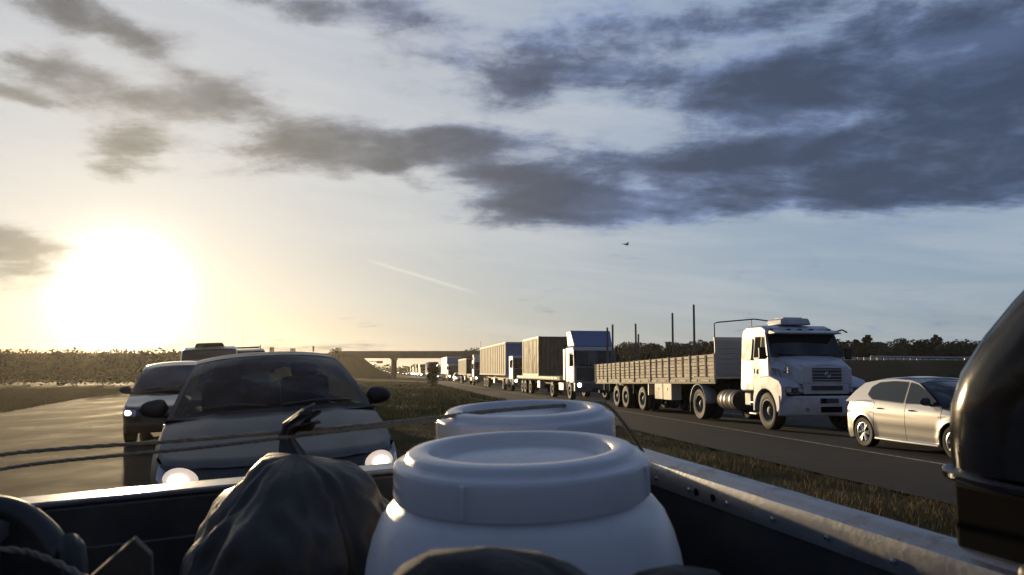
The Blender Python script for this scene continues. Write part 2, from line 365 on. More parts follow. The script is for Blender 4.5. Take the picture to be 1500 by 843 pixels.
def smoothinterp(x, pts):
    # Catmull-Rom through the points
    n = len(pts)
    if x <= pts[0][0]: return pts[0][1]
    if x >= pts[-1][0]: return pts[-1][1]
    for i in range(n - 1):
        if x <= pts[i + 1][0]:
            x0, y0 = pts[i]; x1, y1 = pts[i + 1]; h = x1 - x0; t = (x - x0) / h
            m0 = (y1 - pts[i - 1][1]) / (x1 - pts[i - 1][0]) if i > 0 else (y1 - y0) / h
            m1 = (pts[i + 2][1] - y0) / (pts[i + 2][0] - x0) if i < n - 2 else (y1 - y0) / h
            return (2*t**3 - 3*t*t + 1) * y0 + (t**3 - 2*t*t + t) * h * m0 + (-2*t**3 + 3*t*t) * y1 + (t**3 - t*t) * h * m1

# ------------------------------------------------------------------ ground and roads
A_R = R(-9.5); A_L = R(-20.5)
eR = Vector((math.sin(A_R), math.cos(A_R))); nR = Vector((math.cos(A_R), -math.sin(A_R)))   # back along the road / to the right
eL = Vector((math.sin(A_L), math.cos(A_L))); nL = Vector((math.cos(A_L), -math.sin(A_L)))
R0 = Vector((3.55, 20.6))            # a point of the left kerbless edge of the right carriageway
RW = 12.2                            # its width
L_EDGE = 1.75                        # right edge of the banked left carriageway
BANK = math.tan(R(3.0))
def latR(x, y): return (Vector((x, y)) - R0).dot(nR)
def latL(x, y): return x * nL.x + y * nL.y
def zleft(l): return 0.30 + (max(l, -11.0) - 0.2) * BANK
def bump_at(x, y, s=1.0): return mnoise.noise(Vector((x * s, y * s, 3.1)))
def ground_z(x, y):
    r = latR(x, y); l = latL(x, y)
    und = 0.05 * bump_at(x, y, .35) + 0.16 * bump_at(x, y, .05)
    zl = zleft(min(l, L_EDGE))
    far = sstep(120, 400, math.hypot(x, y))
    if l <= L_EDGE + .1:
        z = zl - 0.05
        if l < -9.2: z += und * sstep(-9.2, -13, l)
        return z * (1 - far) + far * (-0.2)
    if -0.1 <= r:
        z = -0.06 if r < RW + .3 else -0.06 + und * sstep(RW + .3, RW + 4, r)
        return z
    a, b = -r, l - L_EDGE
    t = a / max(a + b, 1e-3)
    z = lerp(-0.03, zl - 0.03, t ** 1.2)
    e = min(sstep(0, 1.2, a), sstep(0, 1.2, b))
    z += und * e + 0.10 * e * sstep(2, 12, min(a, b))
    return z * (1 - far) + far * min(z, -0.08)
NA, rings = 300, [0.0]
r = 0.6
while r < 1700: rings.append(r); r *= 1.075
vv = []; ff = []
for i, rr in enumerate(rings):
    for k in range(NA):
        # directions in front of the camera are denser
        u = k / NA * 2 - 1; t = math.pi * (0.35 * u + 0.65 * u ** 3)
        x, y = rr * math.sin(t), rr * math.cos(t); vv.append((x, y, ground_z(x, y)))
for i in range(len(rings) - 1):
    for k in range(NA): ff.append((i * NA + k, i * NA + (k + 1) % NA, (i + 1) * NA + (k + 1) % NA, (i + 1) * NA + k))
struct(MB().add(vv, ff).build('ground', M_soil, smooth=180))

road_wear(M_asphalt, nR, R0, (4.5, 8.1), .95); road_wear(M_asphalt2, nL, (0, 0), (-.6, -4.2), .8)
def strip(name, m, pt, zf, s0, s1, l0, l1, ns, nl):
    b = MB()
    def fn(u, v):
        s = s0 + (s1 - s0) * (u ** 2.2); p = pt(s, lerp(l0, l1, v)); return (p.x, p.y, zf(s, lerp(l0, l1, v)))
    b.grid(fn, ns, nl); return struct(b.build(name, m, smooth=180))
ptR = lambda s, l: R0 + eR * s + nR * l
ptL = lambda s, l: eL * s + nL * l
strip('road', M_asphalt, ptR, lambda s, l: 0.0 - .012 * abs(l - 5) * .3, -50, 1400, 0, RW, 60, 8)
strip('road', M_asphalt2, ptL, lambda s, l: zleft(l), -22, 900, -9.2, L_EDGE, 60, 6)
def rline(l, s0, s1, w=.13, name='road_marking'):
    strip(name, M_line, ptR, lambda s, ll: 0.005 - .012 * abs(ll - 5) * .3, s0, s1, l - w / 2, l + w / 2, 40, 1)
rline(2.75, -50, 900, .10); rline(9.9, -50, 600)
for k in range(22):
    s0 = -30 + k * 12
    b = MB(); l = 6.35; zz = 0.005 - .012 * abs(l - 5) * .3
    P = [ptR(s0, l - .06), ptR(s0 + 4.5, l - .06), ptR(s0 + 4.5, l + .06), ptR(s0, l + .06)]
    struct(b.add([(p.x, p.y, zz) for p in P], [(0, 1, 2, 3)]).build('road_marking', M_line, smooth=0))
b = MB()
strip('road_marking', M_line, ptL, lambda s, l: zleft(l) + .005, -22, 400, 1.25, 1.37, 40, 1)

def on_ground(x, y): return ground_z(x, y)

# ------------------------------------------------------------------ vehicles
def vmatrix(e, n, bank, pos, pitch=0.0):
    X = Vector((-e.x, -e.y, -pitch)).normalized(); Y = Vector((n.x, n.y, bank)); Y = (Y - X * X.dot(Y)).normalized(); Z = X.cross(Y)
    m = Matrix((X, Y, Z)).transposed().to_4x4(); m.translation = Vector(pos); return m

def wheel(parent, x, y, r, w, rim, kind='alloy', side=1, seg=36, spokes=5):
    """tyre > rim; side = +1 when the outer face looks towards +y"""
    tw = w / 2; rr = r * (0.66 if kind == 'alloy' else .60)
    prof = [(rr * .97, -tw * .9), (rr * 1.08, -tw), (r * .93, -tw), (r * .985, -tw * .8), (r, -tw * .45), (r, tw * .45), (r * .985, tw * .8), (r * .93, tw), (rr * 1.08, tw), (rr * .97, tw * .9)]
    t = MB().lathe(prof, seg, 'Y').build('wheel', M_tyre, parent, smooth=50); t.location = (x, y, r)
    b = MB()
    if kind == 'alloy':
        b.lathe([(rr * 1.0, tw * .96 * side), (rr * .93, tw * 1.0 * side), (rr * .88, tw * .72 * side), (rr * .86, -tw * .5 * side)], seg, 'Y')
        b.lathe([(0.001, tw * .80 * side), (rr * .16, tw * .82 * side), (rr * .22, tw * .66 * side), (rr * .22, 0)], 20, 'Y')
        for k in range(spokes):
            for da in (-.13, .13):
                a = 2 * math.pi * k / spokes + da * .6; a2 = 2 * math.pi * k / spokes + da * 1.15
                p0 = Vector((math.cos(a) * rr * .15, tw * .72 * side, math.sin(a) * rr * .15)); p1 = Vector((math.cos(a2) * rr * .93, tw * .84 * side, math.sin(a2) * rr * .93))
                b.tube([p0, (p0 + p1) / 2 + Vector((0, .004 * side, 0)), p1], [rr * .10, rr * .10, rr * .12], 6, ell=(1, 1))
        rimo = b.build('rim', rim, t, smooth=45)
        d = MB().lathe([(0.001, 0), (rr * .9, 0)], 24, 'Y').build('brake_disc', M_under, t, smooth=0)
    else:
        b.lathe([(rr * 1.02, tw * .97 * side), (rr * .95, tw * 1.02 * side), (rr * .86, tw * .78 * side), (rr * .70, tw * .30 * side), (rr * .40, tw * .22 * side), (rr * .38, tw * .62 * side), (rr * .18, tw * .85 * side), (0.002, tw * .86 * side)], seg, 'Y')
        for k in range(8):
            a = 2 * math.pi * k / 8; c = Vector((math.cos(a) * rr * .52, tw * .3 * side, math.sin(a) * rr * .52)); b.cyl(c, c + Vector((0, tw * .12 * side, 0)), rr * .05, seg=6)
        b.build('rim', rim, t, smooth=35)
    return t

def car(root, c, paint, glass, lights=None, detail=True):
    """c: dict of curves. x forward, y left, z up, origin on the ground at mid wheelbase"""
    xf, xr, wr = c['xf'], c['xr'], c['wr']; Wd = c['W']; arch = wr + .055; sill = c['sill']
    zs = lambda x: smoothinterp(x, c['shoulder'])
    wx = lambda x: Wd * (1 - c['tapf'] * max(0, (x - .9) / 1.0) ** 2 - c['tapr'] * max(0, (-x - .9) / 1.0) ** 2)
    def sideY(x, z):
        f = (z - .60) / max(.2, zs(x) - .60) if z > .60 else (z - .60) / (.60 - sill)
        k = 0.055 if z > .60 else 0.05
        y = wx(x) * (1 - k * f * f)
        y += .012 * math.exp(-((z - .80) / .035) ** 2) - .010 * math.exp(-((z - .46) / .05) ** 2)
        for xa in (xf, xr):                       # flared arches
            d = math.hypot(x - xa, z - wr); y += .022 * math.exp(-((d - arch) / .07) ** 2)
        return y
    def zbot(x):
        z = sill + .03 * max(0, abs(x) - 1.6)
        for xa in (xf, xr):
            d = abs(x - xa)
            if d < arch: z = max(z, wr + math.sqrt(arch * arch - d * d))
        return min(z, zs(x) - .04)
    xs_nose, xs_tail = c['xnose'], c['xtail']
    cuts = c['cuts']                              # tail .. nose with names
    for (x0, x1, nm) in cuts:
        for sgn in (1, -1):
            g = .006; N = max(6, int((x1 - x0) * 26))
            xs = sorted(set([x0 + g + (x1 - x0 - 2 * g) * i / N for i in range(N + 1)] + [xa + sg * arch * q for xa in (xf, xr) for sg in (-1, 1) for q in (.999, .98, .94, .87) if x0 + g < xa + sg * arch * q < x1 - g]))
            b = MB(); nz = 12; P = []; 
            for x in xs:
                zb, zt = zbot(x), zs(x)
                P.append((x, sgn * (sideY(x, zb) - .05), zb + .004))
                for j in range(nz + 1):
                    z = zb + (zt - zb) * j / nz; y = sideY(x, z)
                    if j == nz: y -= .010
                    P.append((x, sgn * y, z))
                P.append((x, sgn * (sideY(x, zt) - .07), zt + .012))
            m = nz + 3
            F = [(i * m + j, (i + 1) * m + j, (i + 1) * m + j + 1, i * m + j + 1) for i in range(len(xs) - 1) for j in range(m - 1)]
            o = b.add(P, F).build(nm, paint, root, smooth=50)
            if 'door' in nm and detail:
                hx = x0 + .16; hz = c['handle']; hy = sideY(hx, hz)
                h = MB(); h.tube([(hx - .09, sgn * (hy + .004), hz), (hx - .06, sgn * (hy + .035), hz + .004), (hx + .06, sgn * (hy + .035), hz + .006), (hx + .09, sgn * (hy + .004), hz + .006)], .013, 8)
                h.build('handle', paint, o, smooth=60)
    # hood and nose
    An, na = c['nose_len'], c['nose_n']
    crown = c['crown']
    def planx(y, w): return xs_nose + An * max(0., 1 - min(1, abs(y) / w) ** na) ** (1 / na)
    def zH(x, y):
        w = max(.2, sideY(min(x, xs_nose), zs(min(x, xs_nose))))
        e = max(0., 1 - (min(1, abs(y) / w)) ** 2.4)
        return zs(min(x, xs_nose)) - max(0, x - xs_nose) * c['nose_drop'] + crown * e
    xc = c['cowl']
    def hood(u, v):
        s = (u * 2 - 1); wtop = sideY(xs_nose, zs(xs_nose)) - .012
        x0 = xc + .12 * (1 - s * s); x1 = planx(s * wtop * .999, wtop)-.03
        x = lerp(x0, x1, v); w = lerp(sideY(x0, zs(x0)) - .06, min(sideY(min(x, xs_nose), zs(min(x, xs_nose))) - .012, wtop + .2), min(1, v * 3) if v < .33 else 1)
        y = s * min(w, sideY(min(x, xs_nose), zs(min(x, xs_nose))) - .012)
        z = zH(x, y) + .014
        ridge = .012 * math.exp(-((abs(s) - .62) / .07) ** 2); z += ridge * (1 - .4 * v)
        return (x, y, z - .02 * sstep(.93, 1, v))
    MB().grid(hood, 40, 26).build('bonnet', paint, root, smooth=60)
    zb0 = sill - .02
    def nose(th, v, off=0.0):
        """th -1..1 across the front, v 0..1 from chin to bonnet edge"""
        y1 = math.sin(th * math.pi / 2); sg = 1 if y1 >= 0 else -1
        zt0 = zs(xs_nose)
        zr = zb0 + (zt0 - zb0) * v
        w = sideY(xs_nose, max(zr, zbot(xs_nose)))
        prof = 1 - .10 * (1 - v) ** 3 - .22 * max(0, (v - .72) / .28) ** 2.2 + .03 * math.exp(-((v - .3) / .1) ** 2)
        y = sg * w * abs(y1) ** (2 / na) if abs(y1) > 1e-6 else 0.0
        x = xs_nose + (An + .05) * prof * max(0, math.cos(th * math.pi / 2)) ** (2 / na)
        zt = zH(min(x, planx(y, w)), y); z = zb0 + (zt - zb0) * v
        ln = Vector((math.cos(th * 1.3), math.sin(th * 1.3), 0)) * off
        return (x + ln.x, y + ln.y, z)
    nb = MB().grid(nose, 48, 18, -1, 1, 0, 1).build('front_bumper', paint, root, smooth=60)
    for (nm, th0, th1, v0, v1, m, both) in c['nose_parts']:
        for sg in ((1, -1) if both else (1,)):
            b = MB(); shape = c.get('lamp_shape') if nm == 'headlight' else None
            def fn(u, v):
                th = lerp(th0, th1, u); vv_ = lerp(v0, v1, v)
                if shape: a, bb = shape(u); vv_ = lerp(v0, v1, lerp(a, bb, v))
                return nose(sg * th, vv_, .006)
            o = b.grid(fn, 12, 6).build(nm, m, root, smooth=60)
            if nm == 'headlight' and lights:
                cx_, cv_, rx_, rv_, hm = lights
                P = [nose(sg * cx_, cv_, .014)]; K_ = 22
                for k in range(K_):
                    a = 2 * math.pi * k / K_; P.append(nose(sg * (cx_ + math.cos(a) * rx_), cv_ + math.sin(a) * rv_ * (1 if math.sin(a) > 0 else .85), .013))
                MB().add(P, [(0, 1 + k, 1 + (k + 1) % K_) for k in range(K_)]).build('bulb', hm, o, smooth=60)
                if hm == M_head_soft:
                    P2 = [nose(sg * cx_, cv_, .022)] + [nose(sg * (cx_ + math.cos(2 * math.pi * k / K_) * rx_ * .55), cv_ + math.sin(2 * math.pi * k / K_) * rv_ * .55, .020) for k in range(K_)]
                    MB().add(P2, [(0, 1 + k, 1 + (k + 1) % K_) for k in range(K_)]).build('projector_lens', mat('projector_glow', (.9, .85, .8), .3, emit=(1.0, .88, .72), estr=1.6), o, smooth=60)
    # tail
    At = c['tail_len']
    def tail(th, v, off=0.0):
        y1 = math.sin(th * math.pi / 2); sg = 1 if y1 >= 0 else -1; zt0 = zs(xs_tail); zr = zb0 + (zt0 - zb0) * v
        w = sideY(xs_tail, max(zr, zbot(xs_tail)))
        prof = 1 - .12 * (1 - v) ** 3 - c['tail_lean'] * v ** 3
        y = sg * w * abs(y1) ** (2 / 3.2) if abs(y1) > 1e-6 else 0.0
        x = xs_tail - At * prof * max(0, math.cos(th * math.pi / 2)) ** (2 / 3.2)
        return (x - off, y, zb0 + (zt0 + .01 - zb0) * v)
    MB().grid(tail, 32, 10, -1, 1, 0, 1).build('rear_bumper', paint, root, smooth=60)
    for sg in (1, -1):
        MB().grid(lambda u, v: tail(sg * lerp(.62, .97, u), lerp(.66, .98, v), .006), 6, 4).build('tail_light', mat('tail_lens', (.30, .02, .02), .2, coat=1), root, smooth=60)
    for sg in (1, -1):
        MB().tube([(xr + arch + .02, sg * (Wd - .015), sill + .03), (0, sg * (Wd + .012), sill + .028), (xf - arch - .02, sg * (Wd - .015), sill + .03)], .034, 8, ell=(1, .7)).build('sill_skirt', paint, root, smooth=60)
    # greenhouse
    yb, zb_, lean = c['yb'], c['zb'], c['lean']
    gy = lambda z: yb - (z - zb_) * lean
    poly = c['house']                              # (x, z) polygon: belt front -> roof -> belt rear
    for sg in (1, -1):
        MB().prism([(x, z) for x, z in poly], 0, 1, fn=lambda x, y, z: (x, sg * (gy(z) - .03 * y), z)).build('window_surround', paint, root, smooth=0)
        for w in c['windows']:
            ww = round_poly(w, .035)
            cxm = sum(p[0] for p in w) / len(w); czm = sum(p[1] for p in w) / len(w)
            big = round_poly([(cxm + (x - cxm) * 1.045 , czm + (z - czm) * 1.07) for x, z in w], .045)
            tr = MB().prism(big, 0, 1, fn=lambda x, y, z: (x, sg * (gy(z) + .003 - .02 * y), z)).build('window_trim', M_black, root, smooth=0)
            MB().prism(ww, 0, 1, fn=lambda x, y, z: (x, sg * (gy(z) + .006 - .02 * y), z)).build('side_window', M_glass_side, tr, smooth=0)
    rf, rr_ = c['roof_front'], c['roof_rear']      # (x, z) at the rail
    yf, yr = gy(rf[1]), gy(rr_[1])
    top = [p for p in poly if True]
    railz = lambda x: interp(x, c['rail'])
    def roof(u, v):
        s = u * 2 - 1; x0 = rf[0] + .10 * (1 - s * s); x1 = rr_[0] - .05 * (1 - s * s); x = lerp(x0, x1, v)
        zr = railz(min(max(x, rr_[0]), rf[0])); return (x, s * (gy(zr) + .004), zr + .004 + c['roof_crown'] * (1 - abs(s) ** 2.6))
    MB().grid(roof, 20, 20).build('roof', c.get('roof_mat', paint), root, smooth=60)
    ab = c['ws_base']                              # (x, z) at the pillar foot
    def screen(u, v, ins=0.0, off=0.0):
        s = (u * 2 - 1) * (1 - ins); b_ = 1 - s * s
        p0 = Vector((ab[0] + c['cowl_bulge'] * b_, s * gy(ab[1]), ab[1] + .03 * b_)); p1 = Vector((rf[0] + .10 * b_, s * gy(rf[1]), rf[1] + c['roof_crown'] * (1 - abs(s) ** 2.6)))
        p = p0.lerp(p1, v); p += Vector((.030, 0, .030)) * (4 * v * (1 - v)) + Vector((.7, 0, .7)) * off; return p
    fb = MB(); rimv = [(0, 0), (1, 0), (1, 1), (0, 1)]
    inner = lambda u, v: screen(u * .93 + .035, lerp(.06, .94, v), 0, .003)
    NS = 16
    for (ua, va), (ub, vb) in zip(rimv, rimv[1:] + rimv[:1]):
        for k in range(NS):
            p, q = k / NS, (k + 1) / NS; a1_, a2_ = (lerp(ua, ub, p), lerp(va, vb, p)), (lerp(ua, ub, q), lerp(va, vb, q))
            fb.add([screen(*a1_), screen(*a2_), inner(*a2_), inner(*a1_)], [(0, 1, 2, 3)])
    fb.build('windscreen_frame', M_black, root, smooth=60)
    if c.get('cabin'):
        for yy in (-.37, .37):
            st = MB().box((-.28, yy, .92), (.16, .48, .62), rot=Matrix.Rotation(-.18, 3, 'Y')).build('seat', M_seat, root, bevel=.05, segs=3)
            MB().box((-.34, yy, 1.30), (.10, .26, .17)).build('headrest', M_seat, st, bevel=.04, segs=3)
        MB().prism([(.35, .70), (.38, .90), (.62, .96), (.95, .93), (.95, .70)], -.70, .70).build('dashboard', M_seat, root, bevel=.03)
        MB().lathe([(.17, 0), (.185, .012), (.17, .024), (.155, .012), (.17, 0)], 28, 'X').xf(Matrix.Translation((.30, .37, .93)) @ Matrix.Rotation(-.35, 4, 'Y')).build('steering_wheel', M_black, root, smooth=60)
        MB().box((-1.05, 0, .85), (.2, 1.2, .55), rot=Matrix.Rotation(-.25, 3, 'Y')).build('rear_seat', M_seat, root, bevel=.05)
    wsc = MB().grid(lambda u, v: screen(u, lerp(.05, .95, v), .05, .006), 20, 10).build('windscreen', glass, root, smooth=60)
    if detail:
        for sg in (-1, 1):
            a = screen(.5 + sg * .04, .07, 0, .02); b2 = screen(.5 + sg * (.40 if sg > 0 else .34), .10, 0, .02)
            MB().tube([a, a.lerp(b2, .5) + Vector((.01, 0, .02)), b2], .008, 6).build('wiper', M_black, wsc, smooth=60)
        mrr = screen(.5, .84, 0, -.05); MB().box(mrr, (.03, .22, .065)).build('rear_view_mirror', M_black, root, bevel=.01)
    rb = c['rw_base']
    def rscreen(u, v):
        s = u * 2 - 1; b_ = 1 - s * s
        p0 = Vector((rb[0] - .06 * b_, s * gy(rb[1]), rb[1])); p1 = Vector((rr_[0] - .05 * b_, s * gy(rr_[1]), rr_[1] + c['roof_crown'] * (1 - abs(s) ** 2.6))); return p0.lerp(p1, v)
    MB().grid(rscreen, 12, 6).build('rear_window', glass, root, smooth=60)
    if c.get('boot'):
        bx0 = rb[0]
        MB().grid(lambda u, v: (lerp(bx0 + .05, xs_tail - At * .75 * (1 - abs(u * 2 - 1) ** 3), v), (u * 2 - 1) * (sideY(xs_tail, zs(xs_tail)) - .02), lerp(rb[1], zs(xs_tail) + .03, v)), 10, 6).build('boot_lid', paint, root, smooth=60)
    # cowl, floor, inner body
    u_ = MB(); u_.bx(xs_tail + .05, xs_nose - .02, -Wd + .11, Wd - .11, sill + .01, .64); u_.bx(c['rw_base'][0] + .15, ab[0] - .05, -yb + .12, yb - .12, .62, zb_ - .02)
    u_.build('underbody', M_under, root, smooth=0)
    ck = MB(); ck.grid(lambda u, v: (lerp(ab[0] - .1, xc + .2 + .12 * (1 - (u * 2 - 1) ** 2), v), (u * 2 - 1) * (gy(ab[1]) + .015), lerp(ab[1] - .02, zs(xc + .15) - .02 + crown, v)), 10, 3)
    ck.build('cowl', M_black, root, smooth=60)
    for xa in (xf, xr):
        for sg in (1, -1): wheel(root, xa, sg * (Wd - .115), wr, .21, c.get('rim', M_rim), 'alloy', sg, spokes=c.get('spokes', 5))
    for sg in (1, -1):
        mx, mz, my = c['mirror']; mm = c.get('mirror_mat', paint)
        b = MB(); cen = Vector((mx, sg * (my + .13), mz + .07))
        prof = []
        for i in range(9):
            t = -1 + 2 * i / 8
            for k in range(14):
                a = 2 * math.pi * k / 14; rr2 = max(.02, (1 - abs(t) ** 2.8)) ** .5
                cy_, sz_ = math.cos(a), math.sin(a)
                prof.append((cen.x + .055 * max(-.35, cy_) * rr2 , cen.y + sg * .115 * t, cen.z + .078 * sz_ * rr2 * (1 - .22 * t)))
        F = [(i * 14 + k, i * 14 + (k + 1) % 14, (i + 1) * 14 + (k + 1) % 14, (i + 1) * 14 + k) for i in range(8) for k in range(14)] + [tuple(range(14)), tuple(range(8 * 14, 9 * 14))]
        b.add(prof, F); o = b.build('wing_mirror', mm, root, smooth=50)
        MB().tube([(mx + .0, sg * (my - .04), mz - .01), (mx, sg * (my + .06), mz + .02)], .028, 8).build('mirror_stalk', M_black, o, smooth=60)
    return root
def round_poly(poly, r, n=4):
    out = []; N = len(poly)
    for i in range(N):
        a, b, c_ = Vector(poly[i - 1]), Vector(poly[i]), Vector(poly[(i + 1) % N])
        d0 = (a - b); d1 = (c_ - b); q = min(r, d0.length * .45, d1.length * .45); p0 = b + d0.normalized() * q; p1 = b + d1.normalized() * q
        for k in range(n + 1):
            t = k / n; out.append(tuple(p0 * (1 - t) ** 2 + b * 2 * t * (1 - t) + p1 * t * t))
    return out

HATCH = dict(xf=1.30, xr=-1.30, wr=.318, W=.905, sill=.20, xnose=1.72, xtail=-1.72, nose_len=.46, nose_n=2.4, crown=.035, nose_drop=.22,
    tapf=.05, tapr=.05, tail_len=.40, tail_lean=.30, handle=.845,
    shoulder=[(-2.0, .95), (-1.72, .98), (-1.3, 1.00), (-.5, .985), (.3, .955), (.95, .93), (1.3, .87), (1.72, .75)],
    cuts=[(-1.72, -.93, 'rear_quarter'), (-.93, .02, 'rear_door'), (.02, 1.00, 'front_door'), (1.00, 1.72, 'front_fender')],
    cowl=.93, yb=.835, zb=.97, lean=.40,
    house=[(1.00, .93), (.60, 1.17), (.22, 1.38), (-.05, 1.445), (-.5, 1.465), (-1.0, 1.44), (-1.45, 1.37), (-1.70, 1.20), (-1.95, .96)],
    rail=[(-1.6, 1.32), (-1.45, 1.37), (-1.0, 1.44), (-.5, 1.465), (-.05, 1.445), (.22, 1.38)],
    windows=[[(.92, .985), (.55, 1.20), (.20, 1.355), (-.02, 1.395), (-.02, .985)], [(-.09, .99), (-.09, 1.40), (-.5, 1.415), (-.95, 1.385), (-1.17, 1.29), (-1.24, 1.13), (-1.05, 1.03)]],
    roof_front=(.22, 1.38), roof_rear=(-1.45, 1.37), roof_crown=.05, ws_base=(1.00, .95), cowl_bulge=.22, rw_base=(-1.88, 1.02), mirror=(.70, .97, .84),
    nose_parts=[('headlight', .38, .86, .70, .97, M_lampglass, True), ('grille', -.35, .35, .12, .50, M_grille, False)], spokes=5)
SEDAN = dict(HATCH, xnose=1.74, nose_len=.50, nose_n=2.5, crown=.055, nose_drop=.26, W=.90,
    shoulder=[(-2.3, .93), (-1.72, .97), (-1.3, .99), (-.5, .97), (.3, .945), (.95, .915), (1.3, .86), (1.74, .735)],
    cuts=[(-1.72, -.93, 'rear_quarter'), (-.93, .02, 'rear_door'), (.02, .94, 'front_door'), (.94, 1.74, 'front_fender')],
    cowl=.86, yb=.83, zb=.95, lean=.42, ws_base=(.93, .93), cowl_bulge=.22,
    house=[(.93, .91), (.55, 1.15), (.12, 1.385), (-.15, 1.425), (-.5, 1.43), (-1.0, 1.39), (-1.4, 1.27), (-1.85, .97)],
    rail=[(-1.4, 1.27), (-1.0, 1.39), (-.5, 1.43), (-.15, 1.425), (.12, 1.385)],
    windows=[[(.85, .965), (.50, 1.175), (.12, 1.35), (-.02, 1.385), (-.02, .965)], [(-.09, .97), (-.09, 1.385), (-.5, 1.39), (-.95, 1.355), (-1.25, 1.20), (-1.30, 1.05)]],
    roof_front=(.12, 1.385), roof_rear=(-1.40, 1.27), roof_crown=.06, rw_base=(-1.85, .98), boot=True, tail_len=.5, tail_lean=.1, mirror=(.62, .955, .83), mirror_mat=M_black,
    nose_parts=[('headlight', .34, .80, .58, .99, M_lampglass, True), ('grille', -.30, .30, .50, .78, M_grille, False), ('lower_intake', -.42, .42, .10, .30, M_grille, False), ('number_plate', -.17, .17, .34, .46, mat('plate', (.5, .5, .5), .5), False)],
    lamp_shape=lambda u: (lerp(.0, .22, u), lerp(.62, 1.0, u)))

# the dark saloon right behind
VL = lambda e_lat, s: (ptL(s, e_lat).x, ptL(s, e_lat).y, zleft(e_lat))
def left_vehicle(name, label, cat, lat, s, group=None, yaw=0):
    e = Vector((math.sin(A_L + yaw), math.cos(A_L + yaw))); n = Vector((math.cos(A_L + yaw), -math.sin(A_L + yaw)))
    return thing(name, label, cat, mtx=vmatrix(e, n, BANK, VL(lat, s)), group=group)
def right_vehicle(name, label, cat, s, lat=0., group=None, z=0.0, yaw=0., pitch=0.):
    """s metres behind the white truck's front axle along the lane, lat to the right of its near wheels' line"""
    a = A_R + yaw; e = Vector((math.sin(a), math.cos(a))); n = Vector((math.cos(a), -math.sin(a)))
    p = Vector((7.1, 21.15)) + eR * s + nR * lat
    return thing(name, label, cat, mtx=vmatrix(e, n, 0, (p.x, p.y, z), pitch), group=group)

sed = left_vehicle('car', 'dark slate saloon car with both headlights lit close behind the pickup bed', 'car', .42, 7.75)
car(sed, dict(SEDAN, cabin=True), M_sedan, M_glass_sedan, (.535, .87, .15, .125, M_head_soft))
hat = right_vehicle('car', 'silver five-door hatchback with alloy wheels ahead of the bonneted white truck', 'car', -5.95 + .04, .68, z=-.012, yaw=R(-1.2))
car(hat, dict(HATCH, roof_mat=M_glass, mirror_mat=M_black, spokes=6), M_silver, M_glass)

# other cars of the left carriageway
car2 = left_vehicle('car', 'black car with a lit headlamp half hidden behind the slate saloon', 'car', -1.00, 18.3)
SUVC = dict(HATCH, W=.91, sill=.24, house=[(x, .97 + (z - .97) * 1.16) for x, z in HATCH['house']], rail=[(x, .97 + (z - .97) * 1.16) for x, z in HATCH['rail']],
    windows=[[(x, .97 + (z - .97) * 1.14) for x, z in w] for w in HATCH['windows']], roof_front=(.22, .97 + .41 * 1.16), roof_rear=(-1.45, .97 + .40 * 1.16), roof_crown=.06,
    lean=.36, nose_parts=[('headlight', .46, .84, .68, .95, M_lampglass, True), ('grille', -.35, .35, .45, .80, M_grille, False)])
car(car2, SUVC, M_darkcar, M_glass, (.66, .82, .10, .10, M_head))

def van(root, paint, h, w, rack):
    hw = w / 2
    b = MB(); b.prism([(2.3, .35), (2.3, .85), (2.05, 1.08), (1.35, 1.25), (.70, h - .10), (.2, h), (-2.2, h), (-2.45, h - .25), (-2.45, .35)], -hw, hw, fn=lambda x, y, z: (x, y * (1 - .13 * max(0, (z - 1.1) / (h - 1.1))), z))
    b.build('body', paint, root, bevel=.10, segs=3)
    def ws(u, v, o=0.):
        s = u * 2 - 1; p0 = Vector((1.40, s * hw * .90, 1.27)); p1 = Vector((.74, s * hw * .84, h - .13)); p = p0.lerp(p1, v); return p + Vector((.012 + .06 * (1 - s * s), 0, .012 + .02 * (1 - s * s)))
    MB().grid(ws, 10, 6).build('windscreen', M_glass, root, smooth=60)
    for sg in (1, -1):
        for x0, x1 in ((.15, .95), (-1.1, .05), (-2.2, -1.2)):
            fy = lambda z: hw * (1 - .13 * max(0, (z - 1.1) / (h - 1.1))) + .004
            P = [(x0, 1.25), (x1 if x1 < .5 else 1.05, 1.25), (x1 if x1 < .5 else .70, h - .32), (x0, h - .32)]
            MB().add([(x, sg * fy(z), z) for x, z in P], [(0, 1, 2, 3)]).build('side_window', M_glass_side, root, smooth=0)
        MB().box((2.30, sg * (hw - .22), .78), (.03, .30, .18)).build('headlight', M_lampglass, root, bevel=.01)
        MB().box((1.05, sg * (hw + .12), 1.30), (.10, .18, .26)).build('wing_mirror', M_black, root, bevel=.03)
        for xa in (1.45, -1.5): wheel(root, xa, sg * (hw - .10), .34, .20, M_steelrim, 'steel', sg)
    MB().box((2.315, 0, .70), (.02, w * .5, .18)).build('grille', M_grille, root, bevel=.005)
    MB().box((2.32, 0, .45), (.10, w * .96, .20)).build('front_bumper', M_black, root, bevel=.03)
    MB().bx(-2.3, 2.1, -hw + .15, hw - .15, .2, .4).build('underbody', M_under, root)
    if rack == 'box':
        o = MB().box((-.2, 0, h + .06), (1.5, .95, .12), taper=(.85, .85)).build('roof_hatch', M_black, root, bevel=.03)
    else:
        for x in (.2, -.9): MB().tube([(x, -hw * .72, h - .02), (x, -hw * .68, h + .07), (x, hw * .68, h + .07), (x, hw * .72, h - .02)], .02, 6).build('roof_bar', M_black, root)
        for sg in (1, -1): MB().tube([(.3, sg * hw * .70, h + .16), (.25, sg * hw * .70, h + .02), (-.9, sg * hw * .68, h + .05)], .022, 6).build('roof_rail', M_galv, root)
        MB().tube([(.5, 0, h), (.35, 0, h + .75)], .006, 5).build('antenna', M_black, root)
